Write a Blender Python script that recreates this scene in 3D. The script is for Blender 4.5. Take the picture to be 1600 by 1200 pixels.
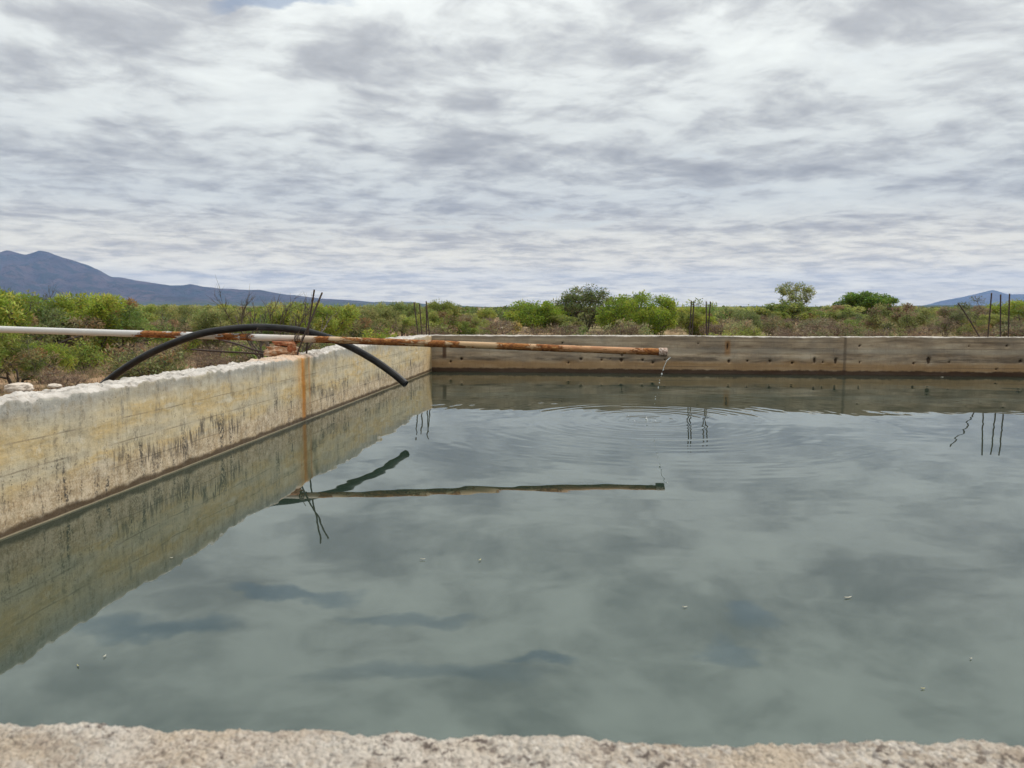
import bpy, math, random
import numpy as np
from mathutils import Vector, Matrix, noise as mnoise

R = math.radians
scene = bpy.context.scene
col = scene.collection
for o in list(bpy.data.objects):
    bpy.data.objects.remove(o, do_unlink=True)

# ------------------------------------------------------------------ camera
CAM_H = 1.5                       # metres above the water
PITCH = math.atan(120 / 1200)
cam_d = bpy.data.cameras.new('camera')
cam_d.sensor_width = 36.0
cam_d.lens = 27.0
cam_d.clip_start = 0.05
cam_d.clip_end = 80000
cam_d.dof.use_dof = True
cam_d.dof.focus_distance = 12.0
cam_d.dof.aperture_fstop = 6.5
cam = bpy.data.objects.new('camera', cam_d)
cam.location = (0, 0, CAM_H)
cam.rotation_euler = (math.pi / 2 - PITCH, 0, 0)
col.objects.link(cam)
scene.camera = cam

# ------------------------------------------------------------------ node helper
class NT:
    def __init__(s, tree):
        s.t = tree; s.n = tree.nodes; s.l = tree.links
    def node(s, typ, **kw):
        n = s.n.new(typ)
        for k, v in kw.items():
            setattr(n, k, v)
        return n
    def put(s, sock, v):
        if v is None: return
        if isinstance(v, bpy.types.NodeSocket): s.l.new(v, sock)
        elif isinstance(v, (tuple, list)):
            dv = sock.default_value
            v = tuple(v)
            if len(dv) == 4 and len(v) == 3: v = v + (1.0,)
            sock.default_value = v
        else:
            try: sock.default_value = v
            except TypeError: sock.default_value = (v, v, v)
    def math(s, op, a, b=None, c=None, clamp=False):
        n = s.node('ShaderNodeMath', operation=op, use_clamp=clamp)
        s.put(n.inputs[0], a); s.put(n.inputs[1], b); s.put(n.inputs[2], c)
        return n.outputs[0]
    def vmath(s, op, a, b=None):
        n = s.node('ShaderNodeVectorMath', operation=op)
        s.put(n.inputs[0], a); s.put(n.inputs[1], b)
        return n.outputs[1] if op in ('LENGTH', 'DOT_PRODUCT', 'DISTANCE') else n.outputs[0]
    def sep(s, v):
        n = s.node('ShaderNodeSeparateXYZ'); s.put(n.inputs[0], v); return n.outputs
    def comb(s, x, y, z):
        n = s.node('ShaderNodeCombineXYZ')
        for i, q in enumerate((x, y, z)): s.put(n.inputs[i], q)
        return n.outputs[0]
    def noise(s, vec, scale, detail=4, rough=.55, dist=0.0, lac=2.0, color=False):
        n = s.node('ShaderNodeTexNoise')
        s.put(n.inputs['Vector'], vec); s.put(n.inputs['Scale'], scale)
        n.inputs['Detail'].default_value = detail; n.inputs['Roughness'].default_value = rough
        n.inputs['Distortion'].default_value = dist; n.inputs['Lacunarity'].default_value = lac
        return n.outputs['Color'] if color else n.outputs['Fac']
    def voronoi(s, vec, scale, feature='F1', out='Distance', rnd=1.0):
        n = s.node('ShaderNodeTexVoronoi', feature=feature)
        s.put(n.inputs['Vector'], vec); n.inputs['Scale'].default_value = scale
        n.inputs['Randomness'].default_value = rnd
        return n.outputs[out]
    def smooth(s, v, a, b, lo=0.0, hi=1.0):
        n = s.node('ShaderNodeMapRange', interpolation_type='SMOOTHSTEP')
        s.put(n.inputs['Value'], v)
        n.inputs['From Min'].default_value = a; n.inputs['From Max'].default_value = b
        n.inputs['To Min'].default_value = lo; n.inputs['To Max'].default_value = hi
        return n.outputs['Result']
    def mix(s, f, a, b, mode='MIX'):
        n = s.node('ShaderNodeMix', data_type='RGBA', blend_type=mode)
        s.put(n.inputs[0], f); s.put(n.inputs[6], a); s.put(n.inputs[7], b)
        return n.outputs[2]
    def ramp(s, f, stops):
        n = s.node('ShaderNodeValToRGB')
        e = n.color_ramp.elements
        while len(e) < len(stops): e.new(0.5)
        for el, (p, c) in zip(e, stops):
            el.position = p; el.color = tuple(c) + (1.0,) if len(c) == 3 else c
        s.put(n.inputs[0], f)
        return n.outputs[0]
    def attr(s, name, out='Fac'):
        n = s.node('ShaderNodeAttribute'); n.attribute_name = name
        return n.outputs[out]
    def bump(s, h, strength=.5, dist=.01, normal=None):
        n = s.node('ShaderNodeBump'); s.put(n.inputs['Height'], h)
        n.inputs['Strength'].default_value = strength; n.inputs['Distance'].default_value = dist
        s.put(n.inputs['Normal'], normal)
        return n.outputs[0]

def material(name):
    m = bpy.data.materials.new(name); m.use_nodes = True
    t = NT(m.node_tree)
    b = m.node_tree.nodes['Principled BSDF']
    return m, t, b
def uvco(t):
    n = t.node('ShaderNodeTexCoord'); return n.outputs['UV']
def objco(t):
    n = t.node('ShaderNodeTexCoord'); return n.outputs['Object']
def poso(t):
    n = t.node('ShaderNodeNewGeometry'); return n.outputs['Position']

# ------------------------------------------------------------------ sky (overcast, broken stratocumulus) and sun
SUN_AZ = R(62)       # from +Y (view axis) towards +X
SUN_EL = R(52)
world = bpy.data.worlds.new('World'); scene.world = world
world.use_nodes = True
wt = NT(world.node_tree)
wt.n.clear()
sky = wt.node('ShaderNodeTexSky', sky_type='NISHITA')
sky.sun_disc = False; sky.sun_elevation = SUN_EL; sky.sun_rotation = SUN_AZ
sky.air_density = 1.0; sky.dust_density = 1.5
bg_blue = wt.node('ShaderNodeBackground'); wt.put(bg_blue.inputs[0], sky.outputs[0]); bg_blue.inputs[1].default_value = 0.05
gen = wt.node('ShaderNodeTexCoord').outputs['Generated']
dx, dy, dz = wt.sep(gen)
DEN = 0.105
den = wt.math('ADD', wt.math('MAXIMUM', dz, 0.0), DEN)
cx = wt.math('DIVIDE', dx, den); cy = wt.math('DIVIDE', dy, den)
cp = wt.comb(cx, cy, 0.0)
warp = wt.noise(cp, 1.6, 3, .5, color=True)
cp2 = wt.vmath('ADD', cp, wt.vmath('MULTIPLY', wt.vmath('SUBTRACT', warp, (0.5, 0.5, 0.5)), (0.30, 0.30, 0.0)))
rot = wt.node('ShaderNodeMapping'); wt.put(rot.inputs[0], cp2)
rot.inputs['Rotation'].default_value = (0, 0, R(-24)); rot.inputs['Scale'].default_value = (1.15, 1.2, 1); rot.inputs['Location'].default_value = (3.1, 1.7, 0)
big = wt.noise(rot.outputs[0], 1.25, 4, .55)
mid_ = wt.noise(rot.outputs[0], 3.0, 5, .55, 0.0)
fine = wt.noise(rot.outputs[0], 7.0, 6, .60, 0.0)
dens = wt.math('ADD', wt.math('ADD', wt.math('MULTIPLY', big, 0.40), wt.math('MULTIPLY', mid_, 0.39)), wt.math('MULTIPLY', fine, 0.21))
def blob(px, py, rx, ry, amt):
    """a thick (or thin) cloud cell in the layer, given by the direction of its centre"""
    u = (px - 800) / 1200; v = (600 - py) / 1200
    d = Vector((u, math.cos(PITCH) + v * math.sin(PITCH), -math.sin(PITCH) + v * math.cos(PITCH))).normalized()
    k = max(d.z, 0) + DEN
    c = (d.x / k, d.y / k)
    ddx = wt.math('DIVIDE', wt.math('SUBTRACT', wt.sep(cp2)[0], c[0]), rx)
    ddy = wt.math('DIVIDE', wt.math('SUBTRACT', wt.sep(cp2)[1], c[1]), ry)
    r2 = wt.math('ADD', wt.math('MULTIPLY', ddx, ddx), wt.math('MULTIPLY', ddy, ddy))
    return wt.math('MULTIPLY', wt.math('POWER', 2.718, wt.math('MULTIPLY', r2, -1.0)), amt)
for b in [(225, 75, .16, .10, .10), (70, 95, .20, .12, .06), (490, 118, .08, .07, .08), (1420, 10, .22, .12, .11), (1220, 195, .10, .14, .10),
          (1060, 205, .16, .16, .08), (640, 160, .15, .12, .05), (900, 265, .3, .25, .05), (1280, 265, .3, .2, .06), (700, 230, .25, .25, .04),
          (900, 110, .35, .15, -.06), (1250, 90, .30, .15, -.07), (430, 180, .20, .15, -.05), (1200, 310, .6, .35, -.05), (330, 120, .2, .1, -.05)]:
    dens = wt.math('ADD', dens, blob(*b))
cloud_col = wt.ramp(dens, [(.39, (.452, .468, .448)), (.47, (.402, .415, .402)), (.52, (.330, .339, .333)), (.575, (.258, .265, .268)), (.67, (.195, .200, .207))])
# a closed overcast brightens towards the zenith (CIE overcast law, horizon to zenith 1 : 3)
cie = wt.math('ADD', .80, wt.math('MULTIPLY', wt.math('MAXIMUM', dz, 0.0), 1.6))
cloud_col = wt.mix(1.0, cloud_col, wt.comb(cie, cie, cie), 'MULTIPLY')
lowglow = wt.smooth(dz, 0.0, 0.14, 1.0, 0.0)
cloud_col = wt.mix(lowglow, cloud_col, wt.mix(1.0, cloud_col, (2.25, 1.92, 1.40), 'MULTIPLY'))
bg_cloud = wt.node('ShaderNodeBackground'); wt.put(bg_cloud.inputs[0], cloud_col); bg_cloud.inputs[1].default_value = 0.76
gapn = wt.noise(rot.outputs[0], 0.62, 4, .5)
gap = wt.math('MULTIPLY', wt.smooth(gapn, .54, .70), wt.smooth(dens, .52, .40))
gap = wt.math('MULTIPLY', gap, .45)
def gap_at(px, py, rx, ry, amt, mirrored):
    u = (px - 800) / 1200; v = (600 - py) / 1200
    d = Vector((u, math.cos(PITCH) + v * math.sin(PITCH), -math.sin(PITCH) + v * math.cos(PITCH))).normalized()
    if mirrored: d.z = -d.z
    k = max(d.z, 0) + DEN; c = (d.x / k, d.y / k)
    wv = wt.vmath('ADD', cp2, wt.vmath('MULTIPLY', wt.vmath('SUBTRACT', wt.noise(cp, 6, 4, .6, color=True), (.5, .5, .5)), (.22, .22, 0)))
    ddx = wt.math('DIVIDE', wt.math('SUBTRACT', wt.sep(wv)[0], c[0]), rx); ddy = wt.math('DIVIDE', wt.math('SUBTRACT', wt.sep(wv)[1], c[1]), ry)
    r2 = wt.math('ADD', wt.math('MULTIPLY', ddx, ddx), wt.math('MULTIPLY', ddy, ddy))
    return wt.math('MULTIPLY', wt.smooth(r2, 2.6, .0), amt)
# holes in the deck: blue sky above the frame, seen mirrored in the tank
for g in [(255, 970, .16, .05, .6, True), (1120, 1005, .05, .07, .5, True), (1160, 950, .05, .06, .5, True), (850, 1022, .08, .03, .6, True), (640, 945, .12, .03, .45, True), (430, 8, .12, .03, .6, False), (680, 1050, .2, .05, .4, True)]:
    gap = wt.math('MAXIMUM', gap, gap_at(*g))
mixw = wt.node('ShaderNodeMixShader'); wt.put(mixw.inputs[0], gap)
wt.l.new(bg_cloud.outputs[0], mixw.inputs[1]); wt.l.new(bg_blue.outputs[0], mixw.inputs[2])
wo = wt.node('ShaderNodeOutputWorld'); wt.l.new(mixw.outputs[0], wo.inputs[0])

sun_d = bpy.data.lights.new('sun', 'SUN')
sun_d.energy = 1.5; sun_d.angle = R(22); sun_d.color = (1.0, .95, .87)
sun = bpy.data.objects.new('sun', sun_d); col.objects.link(sun)
to_sun = Vector((math.sin(SUN_AZ) * math.cos(SUN_EL), math.cos(SUN_AZ) * math.cos(SUN_EL), math.sin(SUN_EL)))
sun.rotation_euler = to_sun.to_track_quat('Z', 'Y').to_euler()

vs = scene.view_settings
vs.view_transform = 'Standard'; vs.look = 'None'; vs.gamma = 1; vs.use_curve_mapping = False
vs.exposure = 1.17
scene.cycles.use_denoising = True
scene.cycles.max_bounces = 6
scene.cycles.diffuse_bounces = 3
scene.cycles.glossy_bounces = 3
scene.cycles.transmission_bounces = 3
scene.cycles.volume_bounces = 0
scene.cycles.caustics_reflective = False
scene.cycles.caustics_refractive = False

# ------------------------------------------------------------------ geometry helpers
def ray(px, py):
    u = (px - 800) / 1200; v = (600 - py) / 1200
    return Vector((u, math.cos(PITCH) + v * math.sin(PITCH), -math.sin(PITCH) + v * math.cos(PITCH)))
CAM = Vector((0, 0, CAM_H))
def at(px, py, Y):
    d = ray(px, py); return CAM + d * (Y / d.y)
def on_z(px, py, z):
    d = ray(px, py); return CAM + d * ((z - CAM_H) / d.z)

def mesh(name, verts, faces, smooth=False):
    me = bpy.data.meshes.new(name)
    me.from_pydata([tuple(v) for v in verts], [], faces)
    if smooth: me.polygons.foreach_set('use_smooth', [True] * len(me.polygons))
    me.update()
    return me
def mesh_np(name, V, F, smooth=False):
    """V (n,3) float array, F (m,k) int array of equal-sized faces"""
    me = bpy.data.meshes.new(name)
    V = np.ascontiguousarray(V, np.float32); F = np.ascontiguousarray(F, np.int32)
    m, k = F.shape
    me.vertices.add(len(V)); me.vertices.foreach_set('co', V.ravel())
    me.loops.add(m * k); me.loops.foreach_set('vertex_index', F.ravel())
    me.polygons.add(m)
    me.polygons.foreach_set('loop_start', np.arange(0, m * k, k, dtype=np.int32))
    me.polygons.foreach_set('loop_total', np.full(m, k, np.int32))
    if smooth: me.polygons.foreach_set('use_smooth', np.ones(m, bool))
    me.update(calc_edges=True); me.validate()
    return me
def set_uv(me, uv):
    """uv per vertex"""
    lay = me.uv_layers.new(name='UVMap')
    li = np.empty(len(me.loops), np.int32); me.loops.foreach_get('vertex_index', li)
    lay.data.foreach_set('uv', np.asarray(uv, np.float32)[li].ravel())
def set_attr(me, name, vals):
    a = me.attributes.new(name, 'FLOAT', 'POINT'); a.data.foreach_set('value', np.asarray(vals, np.float32))
def set_col(me, name, vals):
    a = me.attributes.new(name, 'FLOAT_COLOR', 'POINT')
    v = np.ones((len(vals), 4), np.float32); v[:, :3] = vals; a.data.foreach_set('color', v.ravel())
def obj(name, me, mat=None, parent=None, label=None, cat=None, group=None, kind=None):
    o = bpy.data.objects.new(name, me); col.objects.link(o)
    if mat is not None and me is not None and not me.materials: me.materials.append(mat)
    if parent is not None: o.parent = parent
    for k, v in (('label', label), ('category', cat), ('group', group), ('kind', kind)):
        if v: o[k] = v
    return o
def empty(name, loc, label, cat, group=None):
    o = obj(name, None, label=label, cat=cat, group=group); o.location = loc; o.empty_display_size = .2
    return o
def tube(pts, rad, seg=10, cap=True, jitter=0.0, seed=0):
    pts = [Vector(p) for p in pts]; n = len(pts)
    if not isinstance(rad, (list, tuple, np.ndarray)): rad = [rad] * n
    V, F = [], []
    up = Vector((0, 0, 1))
    tang0 = (pts[1] - pts[0]).normalized()
    if abs(tang0.dot(up)) > .9: up = Vector((0, 1, 0))
    for i, p in enumerate(pts):
        t = (pts[min(i + 1, n - 1)] - pts[max(i - 1, 0)]).normalized()
        a = t.cross(up).normalized(); b = a.cross(t).normalized(); up = b
        for k in range(seg):
            th = 2 * math.pi * k / seg
            r = rad[i]
            if jitter:
                q = p * 14 + (a * math.cos(th) + b * math.sin(th)) * 2.2
                r *= 1 + jitter * mnoise.noise(q + Vector((seed, 0, 0)))
            V.append(p + (a * math.cos(th) + b * math.sin(th)) * r)
    for i in range(n - 1):
        for k in range(seg):
            k2 = (k + 1) % seg
            F.append((i * seg + k, i * seg + k2, (i + 1) * seg + k2, (i + 1) * seg + k))
    if cap:
        F.append(tuple(range(seg - 1, -1, -1))); F.append(tuple(range((n - 1) * seg, n * seg)))
    return V, F
def catmull(P, per=12):
    P = [Vector(p) for p in P]; out = []
    Q = [P[0] * 2 - P[1]] + P + [P[-1] * 2 - P[-2]]
    for i in range(1, len(Q) - 2):
        a, b, c, d = Q[i - 1:i + 3]
        for j in range(per):
            t = j / per
            out.append(.5 * ((2 * b) + (c - a) * t + (2 * a - 5 * b + 4 * c - d) * t * t + (3 * b - a - 3 * c + d) * t ** 3))
    out.append(P[-1]); return out
def nz(x, y=0.0, z=0.0): return mnoise.noise(Vector((x, y, z)))
def fbm(x, y=0.0, z=0.0, o=4): return mnoise.fractal(Vector((x, y, z)), 1.0, 2.0, o)

# ------------------------------------------------------------------ ground
GZ = -0.40                        # ground level round the tank (water is z = 0)
KC = Vector((-1.885, 18.03, 0))   # inner far-left corner of the tank at the water
E1 = Vector((.9947, -.1028, 0))   # along the far wall, to the right
E2 = Vector((-.1080, -.9942, 0))  # along the left wall, towards the camera
LEN_FAR = 15.0
m_soil, t, b = material('dry_soil')
P = poso(t)
n1 = t.noise(P, .35, 6, .6); n2 = t.noise(P, 7.0, 6, .7); n3 = t.noise(P, .02, 4, .6)
c = t.ramp(n1, [(.30, (.20, .115, .062)), (.5, (.285, .185, .11)), (.72, (.36, .26, .17))])
c = t.mix(t.smooth(n2, .5, .75), c, (.16, .10, .06))
c = t.mix(t.math('MULTIPLY', t.smooth(n3, .42, .62), .75), c, (.13, .135, .055))
t.put(b.inputs['Base Color'], c); b.inputs['Roughness'].default_value = .95; b.inputs['Specular IOR Level'].default_value = .1
t.put(b.inputs['Normal'], t.bump(n2, .6, .06))
# ground sheet: fine near the tank, coarse to the horizon
def axis(near, far, step):
    a = list(np.arange(-near, near + 1e-6, step)); q = near; s = step
    while q < far:
        s *= 1.35; q += s; a = [-q] + a + [q]
    return np.array(a)
gx = axis(60, 10500, 1.0); gy = axis(60, 10500, 1.0)
GX, GY = np.meshgrid(gx, gy + 30, indexing='ij')
rr = np.hypot(GX, GY)
GZ_ = GZ + .10 * np.sin(GX * .31 + 1) * np.sin(GY * .27) * np.clip((rr - 22) / 10, 0, 1)
# gentle alluvial slope towards the mountains on the left
slope = np.clip((rr - 900) / 6000, 0, 1) * np.clip((-GX - .05 * GY) / (rr + 1) * 2.2, 0, 1)
GZ_ += slope * 22
ni, nj = GX.shape
idx = np.arange(ni * nj).reshape(ni, nj)
F = np.stack([idx[:-1, :-1], idx[1:, :-1], idx[1:, 1:], idx[:-1, 1:]], -1).reshape(-1, 4)
obj('ground', mesh_np('ground', np.stack([GX, GY, GZ_], -1).reshape(-1, 3), F, True), m_soil, kind='structure')
def ground_z(x, y):
    r = math.hypot(x, y)
    s = min(max((r - 900) / 6000, 0), 1) * min(max((-x - .05 * y) / (r + 1) * 2.2, 0), 1)
    return GZ + .10 * math.sin(x * .31 + 1) * math.sin(y * .27) * min(max((r - 22) / 10, 0), 1) + s * 22

# ------------------------------------------------------------------ mountains
m_mtn, t, b = material('mountain_rock')
P = poso(t)
n1 = t.noise(P, .0016, 7, .66); n2 = t.noise(P, .009, 6, .68)
c = t.ramp(n1, [(.32, (.034, .033, .036)), (.5, (.072, .058, .060)), (.66, (.14, .10, .098))])
c = t.mix(t.smooth(n2, .46, .60), c, (.036, .042, .036))
z = t.sep(P)[2]
c = t.mix(t.smooth(z, 10, 60, .85, 0), c, (.065, .085, .032))
t.put(b.inputs['Base Color'], c); b.inputs['Roughness'].default_value = 1; b.inputs['Specular IOR Level'].default_value = 0
t.put(b.inputs['Normal'], t.bump(n2, 1.0, 90))
def mountain(name, prof, D, foot, back, nu, nv, label, seed, rough):
    px = np.array([p[0] for p in prof], float); py = np.array([p[1] for p in prof], float)
    xs = np.linspace(px[0], px[-1], nu)
    hs = (480 - np.interp(xs, px, py)) / 1200 * D
    V = []
    for i, (x, h) in enumerate(zip(xs, hs)):
        az = math.atan((x - 800) / 1200)
        sx, cy = math.sin(az), math.cos(az)
        for j in range(nv):
            q = j / (nv - 1)
            r = (foot + (D - foot) * q / .72) if q < .72 else D + (back - D) * (q - .72) / .28
            r /= cy
            f = (q / .72) if q < .72 else max(0, 1 - (q - .72) / .28)
            X, Y = r * sx, r * cy
            e = f ** 1.7 * .55 + f ** .9 * .45
            rid = 1 - 2 * abs(fbm(X * .0009 + seed, Y * .0009, 0, 5))
            g = fbm(X * .0035, Y * .0035 + seed, 3, 4)
            zz = GZ + max(h, 0) * e * (1 + rough * (rid - .62) * (1 - f) * 1.6 + .03 * g) + max(h, 0) * .17 * (rid - .5) * f * (1 - f) * 4 + .012 * max(h, 0) * g * (.4 + .6 * f)
            if h < 3: zz = min(zz, GZ + h)
            V.append((X, Y, zz - (6 if f < .02 else 0)))
    V = np.array(V); idx = np.arange(nu * nv).reshape(nu, nv)
    F = np.stack([idx[:-1, :-1], idx[1:, :-1], idx[1:, 1:], idx[:-1, 1:]], -1).reshape(-1, 4)
    return obj(name, mesh_np(name, V, F, True), m_mtn, label=label, kind='structure')
PROF_L = [(-900, 470), (-600, 430), (-420, 405), (-250, 385), (-120, 398), (-40, 402), (0, 393), (22, 390), (48, 395), (70, 391), (85, 392), (100, 396), (130, 408), (165, 424), (180, 432), (195, 433), (240, 441), (270, 446),
          (290, 445), (302, 443), (320, 447), (345, 450), (400, 452.5), (408, 452), (440, 458), (470, 461), (505, 466), (533, 467.5), (560, 469), (585, 471.5), (600, 470.5), (620, 472), (645, 471.5), (668, 475), (680, 475), (720, 477.5), (760, 479), (800, 480.2), (860, 481)]
mountain('mountain', PROF_L, 7000, 4600, 9500, 520, 70, 'long blue mountain ridge rising on the left horizon', 2.3, .55)
PROF_R = [(1425, 480), (1451, 474.5), (1466, 470), (1482, 467), (1500, 464), (1526, 457.5), (1538, 455), (1546, 453), (1553, 454.5), (1560, 457.5), (1570, 460), (1585, 459.5), (1600, 459), (1640, 456), (1690, 462), (1760, 470), (1850, 480)]
mountain('mountain', PROF_R, 12000, 10200, 14200, 200, 40, 'pale blue distant mountain on the right horizon', 9.1, .4)
PROF_M = [(780, 481), (830, 480), (880, 479.2), (1000, 479), (1060, 478.6), (1100, 479), (1180, 477.6), (1260, 478.4), (1330, 478), (1420, 477), (1475, 476), (1560, 477), (1700, 478), (1850, 481)]
mountain('hill', PROF_M, 4200, 2600, 5200, 200, 24, 'low dark scrub hill along the right horizon', 5.7, .3)

# ------------------------------------------------------------------ haze: the air between here and the mountains
m_haze = bpy.data.materials.new('haze'); m_haze.use_nodes = True
t = NT(m_haze.node_tree); t.n.clear()
pv = t.node('ShaderNodeVolumePrincipled')
pv.inputs['Color'].default_value = (.37, .57, 1.0, 1); pv.inputs['Density'].default_value = 6.0e-5; pv.inputs['Anisotropy'].default_value = 0.0
mo = t.node('ShaderNodeOutputMaterial'); t.l.new(pv.outputs[0], mo.inputs['Volume'])
hx, hy0, hy1, hz0, hz1 = 15500, -1000, 15500, -12.0, 640
hv = [(x, y, z) for x in (-hx, hx) for y in (hy0, hy1) for z in (hz0, hz1)]
hf = [(0, 1, 3, 2), (4, 6, 7, 5), (0, 4, 5, 1), (2, 3, 7, 6), (0, 2, 6, 4), (1, 5, 7, 3)]
obj('haze', mesh('haze', hv, hf), m_haze, kind='stuff', label='thin blue desert haze in the distance')

# ------------------------------------------------------------------ concrete tank
ZB = -0.55
def wall_mesh(name, A, D, N, length, thick, ztop, ds, dz, rough_edge, holes=(), top_n=14, seed=0.0, face_rough=.004, joint=None, grooves=()):
    """wall whose inner face passes through A along D; N points to the outside; s is measured from A"""
    ns = max(2, int(length / ds) + 1)
    zs_rel = np.concatenate([np.linspace(0, .12, 7)[1:], np.arange(.12 + dz, .87 + .45, dz)])
    V, UV, HO, TP = [], [], [], []
    nprof = None
    for i in range(ns):
        s = length * i / (ns - 1)
        zt = ztop(s)
        br = max(0.0, fbm(s * 1.1 + seed, seed, .5, 5) + .12) * rough_edge
        br2 = (max(0.0, fbm(s * 7.0 + seed, seed + 4, .5, 3)) ** 1.5 * .5 + .07 * mnoise.cell(Vector((s * 9 + .8 * nz(s * 5), seed, 0)))) * rough_edge
        cdep = .010 + br * .55 + br2; cwid = .014 + br + br2
        prof = []
        prof.append((thick, ZB, 0)); prof.append((thick, zt - .05 + .02 * nz(s * 3, seed + 9), 0))
        for k in range(top_n):
            q = k / (top_n - 1)
            tt = (thick - .012) * (1 - q) + cwid * q
            zz = zt + rough_edge * .30 * fbm(s * 4 + seed, tt * 9, 1.7, 4) + rough_edge * .22 * nz(s * 24, tt * 24, seed) + rough_edge * .16 * (mnoise.cell(Vector((s * 13 + nz(s * 6, tt * 6), tt * 13, seed))) - .5)
            if q == 0: zz -= .02
            prof.append((tt, zz, 1))
        ztl = prof[-1][1]
        prof.append((cwid * .45, ztl - cdep * .42, 1)); prof.append((cwid * .10, ztl - cdep * .85, .6))
        zstart = ztl - cdep
        for zr in zs_rel:
            z = zstart - zr
            prof.append((0.0, z, 0))
        nprof = len(prof)
        for (tt, z, tp) in prof:
            off = tt; ho = 0.0
            if tp == 0 and tt < thick * .5:
                off += face_rough * (fbm(s * 3 + seed, z * 5, .3, 4) + .5 * nz(s * 17, z * 17, seed))
                for g in grooves:
                    off += .010 * math.exp(-((z - g[0] - .006 * nz(s * 2, g[0])) / .007) ** 2) * g[1]
                    off += g[2] * (1 if z > g[0] else 0)
                if joint is not None:
                    off += .016 * math.exp(-((s - joint - .006 * nz(z * 8, 3)) / .016) ** 2)
                for (hs, hz, hr, hh) in holes:
                    if abs(s - hs) < hr * 3 and abs(z - hz) < hh * 3:
                        w = ((s - hs) / hr) ** 2 + ((z - hz) / hh) ** 2
                        w *= 1 + .6 * nz(s * 30, z * 30, hs)
                        f = math.exp(-w * w)
                        off += .05 * f; ho = max(ho, f)
            p = A + D * s + N * off
            V.append((p.x, p.y, z)); UV.append((s, z)); HO.append(ho); TP.append(tp)
    n = nprof; idx = np.arange(ns * n).reshape(ns, n)
    F = np.stack([idx[:-1, :-1], idx[1:, :-1], idx[1:, 1:], idx[:-1, 1:]], -1).reshape(-1, 4)
    if D.cross(N).z > 0: F = F[:, ::-1]
    me = mesh_np(name, np.array(V), F, True)
    set_uv(me, UV); set_attr(me, 'hole', HO); set_attr(me, 'top', TP)
    sm = np.array(TP)[F].min(1) < .5                       # broken top stays faceted
    me.polygons.foreach_set('use_smooth', sm)
    return me

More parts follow.
